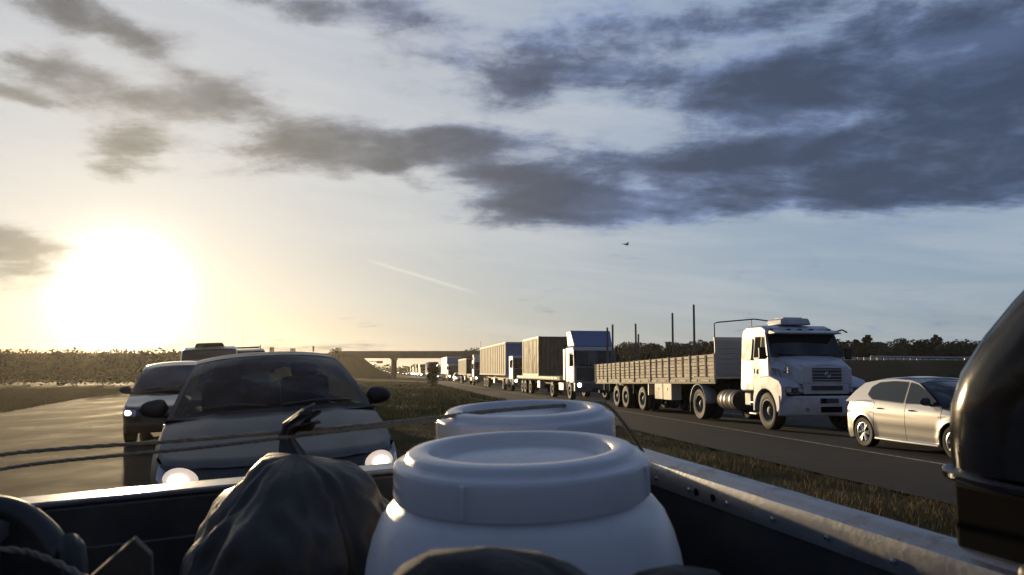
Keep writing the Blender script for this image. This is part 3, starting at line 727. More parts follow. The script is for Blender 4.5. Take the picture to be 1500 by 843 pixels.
v1 = left_vehicle('van', 'tall pale van with a dark hatch on its roof in the queue', 'van', -.55, 28.0); van(v1, M_vanw, 2.20, 1.96, 'box')
v2 = left_vehicle('van', 'dark grey van with roof bars and thin antenna rising over the slate saloon', 'van', .60, 33.5); van(v2, M_suv, 2.22, 1.98, 'bars')

# ---------------------------------------------------------------- the bonneted white truck with the flat trailer
TA = right_vehicle('truck', 'bonneted white truck hauling the flat trailer with slatted timber sides', 'truck', 0, 1.22)
hw = 1.27
cab = MB().prism([(.05, 1.05), (.08, 2.00), (-.22, 2.68), (-.30, 2.84), (-.55, 2.93), (-1.45, 2.95), (-1.68, 2.86), (-1.76, 2.65), (-1.78, 1.10), (-1.70, 1.02)], -1, 1,
    fn=lambda x, y, z: (x + (.06 if x > -.6 and z > 1.5 else 0) * (1 - abs(y)), y * (1.12 - .10 * sstep(1.9, 2.95, z)), z)).build('cab', M_white, TA, bevel=.07, segs=3)
sy = lambda z: 1.12 - .10 * sstep(1.9, 2.95, z)
def cab_side(poly, off, m, name, parent, sg=-1, rnd=.05, th=.02):
    return MB().prism(round_poly(poly, rnd), 0, 1, fn=lambda x, y, z: (x, sg * (sy(z) + off - th * y), z)).build(name, m, parent, smooth=0)
for sg in (-1, 1):
    d = cab_side([(-.02, 1.12), (-.02, 2.02), (-.28, 2.70), (-.92, 2.72), (-.92, 1.12)], .012, M_white, 'door', TA, sg, .05)
    cab_side([(-.005, 1.10), (-.005, 2.03), (-.27, 2.72), (-.94, 2.74), (-.94, 1.10)], .006, M_under, 'door_gap', d, sg, .05)
    cab_side([(-.10, 1.98), (-.31, 2.62), (-.86, 2.64), (-.86, 1.98)], .020, M_black, 'window_trim', d, sg, .05)
    cab_side([(-.14, 2.01), (-.33, 2.59), (-.44, 2.60), (-.44, 2.01)], .026, M_glass_side, 'quarter_window', d, sg, .03)
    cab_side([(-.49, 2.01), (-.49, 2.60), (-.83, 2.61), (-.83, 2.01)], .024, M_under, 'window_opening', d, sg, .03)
    MB().box((-.80, sg * (sy(1.6) + .03), 1.62), (.05, .03, .14)).build('handle', M_black, d, bevel=.008)
    cab_side([(-1.02, 1.95), (-1.02, 2.58), (-1.58, 2.56), (-1.58, 1.95)], .010, M_white2, 'sleeper_window', TA, sg, .07)
    MB().box((.02, sg * (sy(2) + .20), 2.12), (.10, .20, .34)).build('wing_mirror', M_black, TA, bevel=.03)
    MB().tube([(-.02, sg * (sy(2) - .02), 2.02), (.0, sg * (sy(2) + .16), 2.06)], .018, 6).build('mirror_arm', M_black, TA)
    # front fender with its arch
    arch = [(.0 + .60 * math.cos(a), .52 + .60 * math.sin(a)) for a in [math.pi * k / 16 for k in range(17)]]
    poly = [(.92, .95), (.92, 1.22), (.75, 1.36), (.2, 1.50), (-.35, 1.42), (-.66, 1.05), (-.70, .50), (-.62, .50)] + arch[::-1][0:1] + [(x, z) for x, z in reversed(arch)][1:-1] + [(.60, .52), (.66, .62)]
    poly = [(.80, .60), (.93, .95), (.93, 1.22), (.78, 1.38), (.25, 1.50), (-.30, 1.46), (-.58, 1.22), (-.70, .90), (-.72, .48), (-.62, .48)] + [(x, z) for x, z in reversed(arch)] + [(.66, .50)]
    MB().prism(poly, sg * .70, sg * hw, fn=None).build('front_fender', M_white, TA, bevel=.045, segs=3)
    MB().bx(-.55, .55, sg * .55, sg * .70, .45, 1.15).build('wheel_well', M_under, TA)
    for k, (yy, rr2) in enumerate(((1.08, .075), (.90, 0), (.74, .068), (.58, .068))):
        if rr2: MB().lathe([(rr2 * 1.1, .0), (rr2 * 1.28, .016), (rr2 * 1.30, 0)], 20, 'X', (.94, sg * yy, 1.10)).build('headlight_bezel', M_grille, TA, smooth=60)
        if rr2: MB().lathe([(.001, .015), (rr2 * .6, .03), (rr2, .02), (rr2 * 1.12, .0)], 16, 'X', (.94, sg * yy, 1.10)).build('headlight', M_lampglass, TA, smooth=60)
        else: MB().box((.945, sg * yy, 1.10), (.03, .15, .16)).build('indicator_lamp', M_grille, TA, bevel=.01)
# windscreen
def wsA(u, v, ins=0., off=0.):
    s = (u * 2 - 1) * (1 - ins); p0 = Vector((.10 + .06 * (1 - s * s), s * 1.10, 2.01)); p1 = Vector((-.20 + .06 * (1 - s * s), s * 1.05, 2.68)); p = p0.lerp(p1, v); return p + Vector((.9, 0, .4)) * (.012 + off)
MB().grid(wsA, 16, 8).build('windscreen_frame', M_black, TA, smooth=60)
wA = MB().grid(lambda u, v: wsA(u, lerp(.05, .95, v), .04, .008), 16, 8).build('windscreen', M_glass, TA, smooth=60)
for yy in (-.45, .35): MB().tube([wsA(.5 + yy * .2, .04, 0, .03), wsA(.5 + yy * .9, .12, 0, .03)], .012, 6).build('wiper', M_black, wA)
MB().prism([(-.15, 2.70), (-.12, 2.66), (.20, 2.67), (.22, 2.70), (-.10, 2.78)], -1.02, 1.02).build('sun_visor', M_white, TA, bevel=.012)
for yy in (-.9, -.35, 0, .35, .9): MB().box((-.22, yy, 2.80), (.10, .10, .05)).build('marker_lamp', M_black, TA, bevel=.01)
# bonnet
def bon(u, v):
    s = u * 2 - 1; x = lerp(.02, .98, v); w = lerp(.98, .70, v ** 1.3); z = lerp(2.02, 1.80, v ** 1.5) + .04 * (1 - s * s)
    k = max(0, abs(s) - .82) / .18; z -= .30 * k ** 2 ; y = s * w * (1 + .12 * k)
    x -= .10 * abs(s) ** 3 * v
    return (x, y, z - .05 * sstep(.9, 1, v))
MB().grid(bon, 28, 14).build('bonnet', M_white, TA, smooth=60)
nosep = MB().prism([(.20, 1.0), (.98, 1.0), (1.01, 1.30), (.985, 1.76), (.94, 1.80), (.2, 1.86)], -1, 1, fn=lambda x, y, z: (x - .0, y * lerp(.86, .66, sstep(.2, 1.0, x)) , z)).build('bonnet_front', M_white, TA, bevel=.04, segs=3)
for sg in (-1, 1):
    MB().prism([(.0, 1.40), (.0, 2.0), (.30, 1.97), (.98, 1.70), (.98, 1.25)], sg * .62, sg * .97, fn=lambda x, y, z: (x, y * lerp(1.0, .80, sstep(.1, 1, x)), z)).build('bonnet_side', M_white, TA, bevel=.05, segs=3)
    for k in range(4):
        MB().box((.55, sg * (.91 - .0 * k), 1.70 - k * .04), (.26, .03, .016)).build('vent_slat', M_grille, TA)
MB().box((1.005, 0, 1.52), (.04, 1.30, .46)).build('grille_frame', M_white, TA, bevel=.03)
gA = MB().box((1.022, 0, 1.52), (.03, .86, .36)).build('grille', M_grille, TA, bevel=.01)
for k in range(4): MB().box((1.036, 0, 1.39 + k * .087), (.025, .86, .022)).build('grille_bar', M_greytruck, gA)
MB().lathe([(.075, 0), (.085, .012), (.075, .024), (.065, .012), (.075, 0)], 20, 'X', (1.045, 0, 1.52)).build('badge_ring', M_chrome, gA, smooth=60)
bs = MB()
for k in range(3): a = math.pi / 2 + k * 2 * math.pi / 3; bs.cyl((1.055, 0, 1.52), (1.055, .075 * math.cos(a), 1.52 + .075 * math.sin(a)), .008, .003, 6)
bs.build('badge_star', M_chrome, gA)
MB().box((1.02, 0, 1.17), (.03, .90, .12)).build('lower_grille', M_grille, TA, bevel=.01)
def bumperA(u, v):
    s = u * 2 - 1; x = 1.06 - .28 * abs(s) ** 4; z = lerp(.42, .96, v); return (x + .03 * math.sin(math.pi * v) - .05 * (1 - v), s * 1.29, z)
bA = MB().grid(bumperA, 24, 8).build('front_bumper', M_white, TA, smooth=60, solid=.06)
MB().box((1.10, .08, .83), (.03, .36, .12)).build('number_plate', M_grille, bA, bevel=.005)
MB().box((1.095, -.17, .83), (.03, .16, .13)).build('step_pocket', M_under, bA)
MB().box((1.085, .06, .60), (.05, .60, .15)).build('air_slot', M_under, bA, bevel=.01)
for sg in (-1, 1): MB().lathe([(.001, .0), (.05, 0), (.055, -.02)], 14, 'X', (1.075, sg * .62, .60)).build('fog_lamp', M_lampglass, bA, smooth=60)
MB().box((.93, 0, .985), (.12, 2.3, .04)).build('bumper_gap', M_under, TA)
ac = MB().box((-.85, 0, 3.05), (.95, .95, .20), taper=(.86, .9)).build('roof_air_conditioner', M_white, TA, bevel=.05, segs=3)
MB().box((-.85, 0, 3.165), (.55, .6, .035)).build('fan_cover', M_white2, ac, bevel=.01)
MB().tube([(.3, -1.0, 1.62), (.55, -1.02, 1.36)], .012, 6).build('washer_pipe', M_black, TA)
MB().tube([(-.30, 1.02, 2.72), (-.1, 1.25, 2.80), (.05, 1.30, 2.72)], .022, 6).build('mirror_bracket', M_black, TA)
# chassis
ch = MB(); ch.bx(-5.9, .8, -.42, -.30, .72, .98); ch.bx(-5.9, .8, .30, .42, .72, .98); ch.bx(-5.6, -3.9, -.5, .5, .98, 1.18); ch.bx(-.6, .8, -.5, .5, .45, 1.2)
ch.build('chassis', M_chassis, TA, bevel=.01)
MB().bx(-1.7, .1, -1.0, 1.0, .78, 1.04).build('cab_floor', M_under, TA)
for sg in (-1, 1):
    MB().cyl((-3.3, sg * .88, .72), (-2.15, sg * .88, .72), .31, seg=24).build('fuel_tank', M_chassis, TA, bevel=.03)
    for x in (-2.4, -2.75, -3.0): MB().lathe([(.318, -.04), (.325, 0), (.318, .04)], 24, 'X', (x, sg * .88, .72)).build('tank_strap', M_galv, TA)
    for z in (.40, .72): MB().box((-.98, sg * 1.02, z), (.42, .26, .05)).build('step', M_galv, TA, bevel=.01)
    MB().box((-1.35, sg * .95, .80), (.36, .3, .36)).build('battery_box', M_greytruck, TA, bevel=.02)
    wheel(TA, 0, sg * 1.06, .52, .30, M_steelrim, 'steel', sg)
    wheel(TA, -4.69, sg * 1.02, .52, .34, M_steelrim, 'steel', sg); wheel(TA, -4.69, sg * .66, .52, .3, M_steelrim, 'steel', sg)
    b = MB(); N = 16
    b.grid(lambda u, v: (-4.69 + .66 * math.cos(lerp(.05, math.pi - .05, u)), sg * lerp(.80, 1.24, v), .53 + .66 * math.sin(lerp(.05, math.pi - .05, u))), N, 1)
    b.build('mudguard', M_greytruck, TA, smooth=60, solid=.025)
    MB().box((-5.36, sg * 1.02, .42), (.02, .42, .36)).build('mud_flap', M_tyre, TA)
MB().cyl((0, -1, .52), (0, 1, .52), .07, seg=10).build('axle', M_chassis, TA)
MB().cyl((-4.69, -1, .52), (-4.69, 1, .52), .09, seg=10).build('axle', M_chassis, TA)

# trailer
TR = thing('flat_trailer', 'flat trailer with slatted timber sides coupled to the bonneted white truck', 'trailer', mtx=TA.matrix_world.copy() @ Matrix.Translation((-3.3, 0, 0)))
tl = 14.0; dz = lambda x: 1.44 + x * .015      # deck sags slightly towards the rear
MB().prism([(0, dz(0) - .06), (0, dz(0)), (-tl, dz(-tl)), (-tl, dz(-tl) - .06)], -1.22, 1.22).build('deck', M_plank2, TR)
bm_ = MB()
for sg in (-1, 1):
    bm_.prism([(0, dz(0) - .22), (0, dz(0) - .06), (-tl, dz(-tl) - .06), (-tl, dz(-tl) - .22)], sg * 1.225, sg * 1.16)
    bm_.prism([(-.8, dz(0) - .30), (-.8, dz(0) - .07), (-tl, dz(-tl) - .07), (-tl, dz(-tl) - .5), (-3, dz(0) - .55)], sg * .45, sg * .35)
bm_.build('frame', M_chassis, TR)
for k in range(14):                         # pale tags along the side beam
    x = -.5 - k * .97; MB().box((x - .25, -1.23, dz(x) - .12), (.60, .016, .07)).build('rail_strip', M_plank, TR)
npan = 7; pl = tl / npan; plank_me = {}
SH = .72
for sg in (-1, 1):
    for i in range(npan):
        x0 = -i * pl - .04; x1 = -(i + 1) * pl + .04; xm = (x0 + x1) / 2; zb = dz(xm) + .01; sl = math.atan(.015)
        gate = MB().box((xm, sg * 1.185, zb + SH - .05), (pl - .12, .03, .08)).build('side_gate', M_plank2, TR)
        for q in range(4):
            xx = lerp(x0 - .05, x1 + .05, q / 3); MB().box((xx, sg * 1.183, zb + SH / 2), (.07, .036, SH)).build('upright', M_plank2, gate)
        for q in range(6):
            zz = zb + .06 + q * .122
            key = (q % 3)
            if key not in plank_me:
                pm = MB().box((0, 0, 0), (pl - .10, .026, .098)).mesh('plank', 0); pm.materials.append(M_plank if key != 1 else M_plank2); plank_me[key] = pm
            o = link('plank', plank_me[key], gate); o.location = (xm + random.uniform(-.01, .01), sg * (1.215 + random.uniform(-.004, .006)), zz + random.uniform(-.006, .006)); o.rotation_euler = (random.uniform(-.03, .03), -sl + random.uniform(-.004, .004), 0)
    for i in range(npan + 1):
        x = -i * pl; MB().box((x, sg * 1.235, dz(x) + SH / 2 - .06), (.075, .06, SH + .20)).build('stake', M_chassis if sg > 0 else M_plank2, TR, bevel=.006)
    for i in range(npan):
        for q in range(2):
            xx = -i * pl - pl * (q + 1) / 3; MB().box((xx, sg * 1.24, dz(xx) + SH / 2), (.10, .022, SH)).build('batten', M_pole, TR)
for x, y, top in ((-12.4, -1.08, 3.75), (-11.6, -1.06, 3.85), (-12.3, .35, 3.95), (-9.3, 1.05, 4.25), (-6.9, 1.05, 4.42), (-13.6, .9, 3.5)):
    lean = random.uniform(-.10, .10); z0 = dz(x)
    MB().tube([(x, y, z0), (x + lean * .4, y, lerp(z0, top, .5)), (x + lean, y + .02, top)], [.055, .05, .045], 8).build('timber_post', M_pole, TR)
hb = MB(); hb.bx(-.05, .0, -1.2, 1.2, dz(0), 2.62); hbo = hb.build('headboard', M_greytruck, TR, bevel=.01)
for k in range(7): MB().box((.012, 0, dz(0) + .12 + k * .165), (.03, 2.2, .05)).build('headboard_rib', M_greytruck, hbo)
MB().bx(-.055, .022, -1.22, 1.22, 2.60, 2.72).build('headboard_cap', M_white2, hbo, bevel=.008)
MB().tube([(0, -1.2, 2.7), (0, -1.2, 3.16), (0.02, -1.1, 3.20), (0.02, .2, 3.32), (.02, 1.1, 3.22), (0, 1.2, 3.16), (0, 1.2, 2.7)], .022, 8).build('headboard_hoop', M_black, hbo, smooth=60)
MB().tube([(0, .1, 3.32), (0, .12, 2.7)], .012, 6).build('hoop_brace', M_black, hbo)
for sg in (-1, 1):
    for x in (-7.15, -9.35, -10.67):
        wheel(TR, x, sg * 1.04, .50, .30, M_steelrim, 'steel', sg); wheel(TR, x, sg * .70, .50, .28, M_steelrim, 'steel', sg)
    for x0, x1 in ((-4.66, -3.82), (-5.58, -4.72)):
        bb = MB().box(((x0 + x1) / 2, sg * 1.02, .86), (abs(x1 - x0), .40, .62)).build('tool_box', M_cream, TR, bevel=.015)
        MB().box(((x0 + x1) / 2, sg * 1.226, .95), (.05, .012, .10)).build('latch', M_black, bb)
    for x in (-8.3, -6.4, -11.8): MB().box((x, sg * 1.02, .95), (.03, .34, .55)).build('mud_flap', M_tyre if x < -7 else M_galv, TR)
    MB().tube([(-2.9, sg * .7, dz(-3) - .3), (-2.9, sg * .7, .35)], .06, 8).build('landing_leg', M_chassis, TR)
for x in (-7.15, -9.35, -10.67): MB().cyl((x, -1, .50), (x, 1, .50), .08, seg=10).build('axle', M_chassis, TR)
MB().box((-tl + .1, 0, .62), (.12, 2.2, .14)).build('rear_bumper', M_chassis, TR)
for sg in (-1, 1): MB().box((-tl + .12, sg * .8, .9), (.06, .08, .5)).build('bumper_bracket', M_chassis, TR)

# ---------------------------------------------------------------- cab-over trucks of the queue
def cabover(root, paint, h=2.95, glow=True, defl=None, deflh=4.0, hm=None, panel=None):
    """front face at x = 1.35, front axle at x = 0"""
    hm = hm or M_head
    MB().prism([(1.25, .95), (1.35, 1.05), (1.34, 1.9), (1.22, h - .18), (1.10, h), (-.75, h), (-.80, h - .1), (-.80, 1.0)], -1, 1, fn=lambda x, y, z: (x - .10 * abs(y) ** 3 * (x > 1), y * 1.22, z)).build('cab', paint, root, bevel=.06, segs=3)
    ws = lambda u, v: Vector((lerp(1.365, 1.255, v) - .10 * abs(u * 2 - 1) ** 3, (u * 2 - 1) * 1.17, lerp(1.92, h - .22, v)))
    wo = MB().grid(ws, 12, 4).build('windscreen', M_glass, root, smooth=60)
    for yy in (-.4, .4): MB().tube([ws(.5 + yy * .1, .03) + Vector((.02, 0, 0)), ws(.5 + yy, .10) + Vector((.02, 0, 0))], .012, 5).build('wiper', M_black, wo)
    MB().box((1.345, 0, 1.48), (.05, 2.2, .72)).build('grille', panel or M_grille, root, bevel=.02)  # wide grille panel and bumper below are darkened to paint in the front's shade
    bo = MB().box((1.25, 0, .74), (.34, 2.44, .56)).build('front_bumper', M_suv, root, bevel=.07, segs=3)
    MB().box((1.425, 0, .62), (.012, .5, .12)).build('number_plate', M_black, bo)
    for sg in (-1, 1):
        o = MB().box((1.415, sg * .95, .86), (.03, .40, .20)).build('headlight', M_lampglass, root, bevel=.01)
        if glow: MB().lathe([(.001, .02), (.10, .012), (.115, 0)], 16, 'X', (1.43, sg * .97, .86)).build('bulb', hm, o, smooth=60)
        d = MB().prism(round_poly([(1.05, 1.0), (1.05, 1.9), (.95, h - .25), (.05, h - .25), (.05, 1.0)], .05), sg * 1.20, sg * 1.235).build('door', paint, root, smooth=0)
        MB().prism(round_poly([(.98, 1.92), (.88, h - .34), (.14, h - .34), (.14, 1.92)], .05), sg * 1.22, sg * 1.245).build('side_window', M_glass_side, d, smooth=0)
        MB().box((1.18, sg * 1.38, 2.25), (.10, .22, .62)).build('wing_mirror', M_black, root, bevel=.03)
        MB().tube([(1.1, sg * 1.15, 2.5), (1.15, sg * 1.38, 2.5)], .02, 6).build('mirror_arm', M_black, root)
        wheel(root, 0, sg * 1.05, .50, .29, M_steelrim, 'steel', sg, seg=24)
        MB().grid(lambda u, v: (.60 * math.cos(lerp(0, math.pi, u)), sg * lerp(.7, 1.235, v), .52 + .60 * math.sin(lerp(0, math.pi, u))), 12, 1).build('mudguard', paint, root, smooth=60, solid=.03)
    MB().bx(-.8, 1.2, -1.0, 1.0, .5, 1.0).build('cab_floor', M_under, root)
    if defl:
        MB().prism([(1.0, h), (.35, deflh), (-.70, deflh), (-.70, h)], -1, 1, fn=lambda x, y, z: (x, y * lerp(1.12, 1.20, (z - h) / (deflh - h)), z)).build('wind_deflector', defl, root, bevel=.08, segs=3)

def rig(root, rear, axles, front_gap=1.6, deckz=1.25, drive=3.7):
    """chassis and wheels of the load carrier behind a cab, back to x = -rear"""
    c_ = MB()
    for sg in (-1, 1): c_.bx(-rear, .5, sg * .32, sg * .44, .80, 1.08)
    c_.build('chassis', M_chassis, root)
    for x in axles:
        for sg in (-1, 1): wheel(root, -x, sg * 1.04, .50, .32, M_steelrim, 'steel', sg, seg=24)
        MB().cyl((-x, -1, .5), (-x, 1, .5), .08, seg=8).build('axle', M_chassis, root)
    for sg in (-1, 1):
        MB().box((-2.1, sg * .95, .72), (1.3, .5, .5)).build('fuel_tank', M_greytruck, root, bevel=.06)
        MB().box((-(axles[0] + axles[1]) / 2 - .6, sg * 1.05, .75), (.9, .3, .5)).build('tool_box', M_greytruck, root, bevel=.02)
        MB().box((-axles[-1] - .75, sg * 1.0, .55), (.03, .5, .5)).build('mud_flap', M_tyre, root)
    MB().box((-rear + .08, 0, .62), (.1, 2.2, .12)).build('rear_bumper', M_chassis, root)
    for sg in (-1, 1): MB().box((-rear + .1, sg * .6, .85), (.08, .1, .5)).build('bumper_bracket', M_chassis, root)

# second truck: container on a flat trailer, blue deflector
TB = right_vehicle('truck', 'cab-over truck with a blue wind deflector and white door pillar', 'truck', 23.0, 1.22)
cabover(TB, M_white2, 3.02, True, M_blue, 3.98, panel=M_grille)
rig(TB, 17.6, (4.6, 12.0, 14.0, 15.2))
dk = MB(); dk.bx(-17.6, -2.4, -1.22, 1.22, 1.08, 1.32); dk.build('trailer_deck', M_plank2, TB, bevel=.01)
for k in range(15): MB().box((-17.1 + k * .97, -1.226, 1.22), (.75, .014, .12)).build('side_plate', M_cream, TB)
MB().bx(-1.5, -1.1, -1.2, 1.2, 1.1, 2.95).build('headboard', M_greytruck, TB, bevel=.02)
CT = thing('shipping_container', 'brown corrugated shipping container standing on the flat trailer', 'container', mtx=TB.matrix_world.copy() @ Matrix.Translation((-11.9, 0, 1.322)))
def corrugated(root, L, H, Wc, m, pitch_=.36, depth=.05, posts=True):
    for sg in (-1, 1):
        n = int(L / pitch_); pts = []
        for k in range(n):
            x = -L / 2 + k * L / n; p = L / n
            for q, dd in ((0, 0), (.38, 0), (.5, depth), (.88, depth)): pts.append((x + q * p, dd))
        pts.append((L / 2, 0)); b = MB()
        P = [(x, sg * (Wc / 2 - dd), z) for x, dd in pts for z in (.12, H - .10)]
        b.add(P, [(2 * i, 2 * i + 2, 2 * i + 3, 2 * i + 1) for i in range(len(pts) - 1)]).build('side_wall', m, root, smooth=0)
        for z0, z1 in ((0, .14), (H - .12, H)): MB().bx(-L / 2, L / 2, sg * (Wc / 2 - .08), sg * (Wc / 2 + .01), z0, z1).build('side_rail', m, root)
        for x in (-L / 2, L / 2): MB().box((x, sg * (Wc / 2 - .05), H / 2), (.14, .14, H + .01)).build('corner_post', m, root, bevel=.01)
    for x in (-L / 2 + .02, L / 2 - .02):
        b = MB(); n = 8; ys = []
        for k in range(n):
            y = -Wc / 2 + k * Wc / n; p = Wc / n
            for q, dd in ((0, 0), (.38, 0), (.5, depth), (.88, depth)): ys.append((y + q * p, dd))
        ys.append((Wc / 2, 0)); P = [(x - dd * (1 if x > 0 else -1), y, z) for y, dd in ys for z in (.02, H - .02)]
        b.add(P, [(2 * i, 2 * i + 2, 2 * i + 3, 2 * i + 1) for i in range(len(ys) - 1)]).build('end_wall', m, root, smooth=0)
    MB().bx(-L / 2, L / 2, -Wc / 2 + .02, Wc / 2 - .02, H - .06, H - .01).build('top', m, root)
    MB().bx(-L / 2, L / 2, -Wc / 2 + .02, Wc / 2 - .02, .01, .08).build('base', m, root)
corrugated(CT, 6.06, 2.75, 2.44, M_container, .50, .10)

def boxbody(root, x0, x1, z0, z1, m, ribs, roofm, frontm, name='box_body', ribm=None):
    """load box from x0 (rear) to x1 (front) with standing ribs"""
    o = MB().bx(x0, x1, -1.22, 1.22, z0, z1).build(name, m, root, bevel=.02)
    for sg in (-1, 1):
        for k in range(ribs + 1):
            x = lerp(x0 + .06, x1 - .06, k / ribs); MB().box((x, sg * 1.235, (z0 + z1) / 2), (.09, .05, z1 - z0 - .02)).build('rib', ribm or m, o)
        for z in (z0 + .08, z1 - .08): MB().box(((x0 + x1) / 2, sg * 1.24, z), (x1 - x0, .07, .14)).build('side_rail', ribm or m, o)
    MB().bx(x0, x1, -1.24, 1.24, z1, z1 + .06).build('roof_panel', roofm, o, bevel=.01)
    MB().bx(x1, x1 + .03, -1.2, 1.2, z0 + .1, z1 - .1).build('front_panel', frontm, o)
    return o
Q = 'trucks queued on the far carriageway'
TC = right_vehicle('truck', 'white cab-over truck with a tall ribbed tan trailer behind the container truck', 'truck', 43.8, 1.22)
cabover(TC, M_white, 2.95, True); rig(TC, 21.0, (4.2, 14.6, 16.0, 17.4)); boxbody(TC, -21.0, -4.7 + 2.2, 1.28, 4.18, M_tan, 15, M_cream, M_blue)
TD = right_vehicle('truck', 'pale truck with a low slatted load bed behind the ribbed tan trailer', 'truck', 72.0, 1.22)
cabover(TD, M_white2, 3.0, True, M_cream, 3.7); rig(TD, 19, (4.2, 14, 15.4)); boxbody(TD, -18.5, -7.5, 1.2, 3.3, M_tan, 9, M_cream, M_chassis); MB().bx(-7.4, -2.0, -1.2, 1.2, 1.1, 1.35).build('deck', M_plank2, TD)
TE = right_vehicle('truck', 'box truck with a smooth cream side wall behind the slatted load bed', 'truck', 110.0, 1.22)
cabover(TE, M_white2, 2.9, True, hm=M_head_far); rig(TE, 15, (4.2, 11.2, 12.5)); boxbody(TE, -15, -1.2, 1.2, 4.15, M_cream, 4, M_cream, M_blue)
TF = right_vehicle('truck', 'dark box truck with lamps over its cab behind the small tree', 'truck', 168.0, 1.22)
cabover(TF, M_greytruck, 2.9, True, M_suv, 3.9, hm=M_head_far); rig(TF, 14, (4.2, 10.5, 11.8)); boxbody(TF, -14, -1.2, 1.2, 4.0, M_suv, 6, M_suv, M_suv)
MB().lathe([(.001, .02), (.16, .0)], 14, 'X', (1.14, .75, 3.2)).build('roof_lamp', M_head_far, TF)
cq = right_vehicle('car', 'pale car with lit headlights squeezed between two queued trucks', 'car', 99.0, 1.0); car(cq, HATCH, M_vanw, M_glass, (.62, .84, .16, .16, M_head_far), detail=False)
cq2 = right_vehicle('car', 'silver car with lit headlights behind the dark box truck', 'car', 150.0, 1.6); car(cq2, HATCH, M_silver, M_glass, (.62, .84, .16, .16, M_head_far), detail=False)
# far ones: the parts no longer show, each copy still a vehicle of its own
FT = {'cream_box': 'small distant truck with a cream box in the queue by the overpass', 'tan_canvas': 'small distant truck with a tan canvas box in the queue by the overpass',
      'grey_truck_paint': 'small distant truck with a low grey box in the queue by the overpass', 'pale_van_paint': 'small distant truck with a whitish box in the queue by the overpass'}
def far_truck(s, m, defl):
    t = right_vehicle('truck', FT[m.name], 'truck', s, 1.22, group=Q)
    MB().prism([(1.35, .4), (1.33, 1.9), (1.15, 2.9), (-.8, 2.9), (-.8, .5)], -1.2, 1.2).build('cab', M_white2, t, bevel=.06)
    MB().bx(1.27, 1.36, -1.1, 1.1, 1.95, 2.7).build('windscreen', M_glass, t)
    boxbody(t, -13, -1.2, 1.1, 3.9 + defl, m, 5, m, M_chassis)
    for sg in (-1, 1):
        MB().lathe([(.001, .02), (.24, .0)], 12, 'X', (1.37, sg * .95, .85)).build('headlight', M_head_far, t)
        for x in (0, -4.2, -10.5, -11.8): MB().lathe([(.28, sg * .15), (.5, sg * .15), (.5, -sg * .15), (.28, -sg * .15)], 16, 'Y', (x, sg * 1.05, .5)).build('wheel', M_tyre, t)
    MB().bx(-13, .5, -.8, .8, .55, 1.1).build('chassis', M_chassis, t)
for s, m, d in ((215, M_cream, 0), (243, M_tan, .2), (268, M_greytruck, -.5), (300, M_cream, .1), (345, M_tan, .1), (430, M_cream, 0), (520, M_vanw, .2), (640, M_cream, 0)): far_truck(s, m, d)
for s in (375, 392, 408, 470, 490):
    t = right_vehicle('car', 'tiny distant white car with lit headlights near the bridge pier', 'car', s, 1.3, group='distant cars in the queue')
    MB().prism([(2.0, .3), (2.0, .75), (1.0, .95), (.3, 1.45), (-1.3, 1.45), (-2.0, .95), (-2.0, .3)], -.88, .88).build('body', M_vanw, t, bevel=.06)
    MB().grid(lambda u, v: (lerp(1.02, .32, v) + .02, lerp(-.75, .75, u), lerp(.97, 1.43, v) + .02), 2, 2).build('windscreen', M_glass, t)
    for sg in (-1, 1):
        MB().lathe([(.001, .02), (.22, .0)], 10, 'X', (2.0, sg * .65, .68)).build('headlight', M_head_far, t)
        for x in (1.25, -1.25): MB().lathe([(.15, sg * .1), (.31, sg * .1), (.31, -sg * .1), (.15, -sg * .1)], 14, 'Y', (x, sg * .80, .31)).build('wheel', M_tyre, t)

# ------------------------------------------------------------------ overpass, banks, trees
BD = 214.0                                     # depth of the overpass
def px_at(px, Y): return (px - 750) / FPX * (Y * math.cos(PITCH))
def h_at(py, Y): return CAMZ + (545 - py) / FPX * Y
xb0, xb1 = px_at(516, BD), px_at(905, BD)
BR = thing('overpass', 'concrete road overpass crossing above the queued trucks', 'bridge', (px_at(577, BD), BD, 0))
ox = BR.location.x
zt, zb = h_at(515.5, BD), h_at(525, BD)
MB().bx(xb0 - ox - 3, xb1 - ox, -5, 5, zb + .75, zt - .55).build('deck', M_concrete, BR, bevel=.05)
for k in range(4): MB().bx(xb0 - ox, xb1 - ox, -4 + k * 2.4, -3.3 + k * 2.4, zb, zb + .76).build('girder', M_concrete, BR)
for sg in (-1, 1): MB().bx(xb0 - ox - 3, xb1 - ox, sg * 4.9 - .12, sg * 4.9 + .12, zt - .56, zt).build('parapet', M_concrete, BR, bevel=.02)
for k in range(2):
    xx = (0, px_at(770, BD) - ox)[k]
    MB().bx(xx - .45, xx + .45, -4.2, 4.2, zb - .45, zb + .005).build('pier_cap', M_concrete, BR, bevel=.04)
    for yy in (-3, 0, 3): MB().cyl((xx, yy, -.3), (xx, yy, zb - .44), .32, seg=16).build('pier_column', M_concrete, BR)
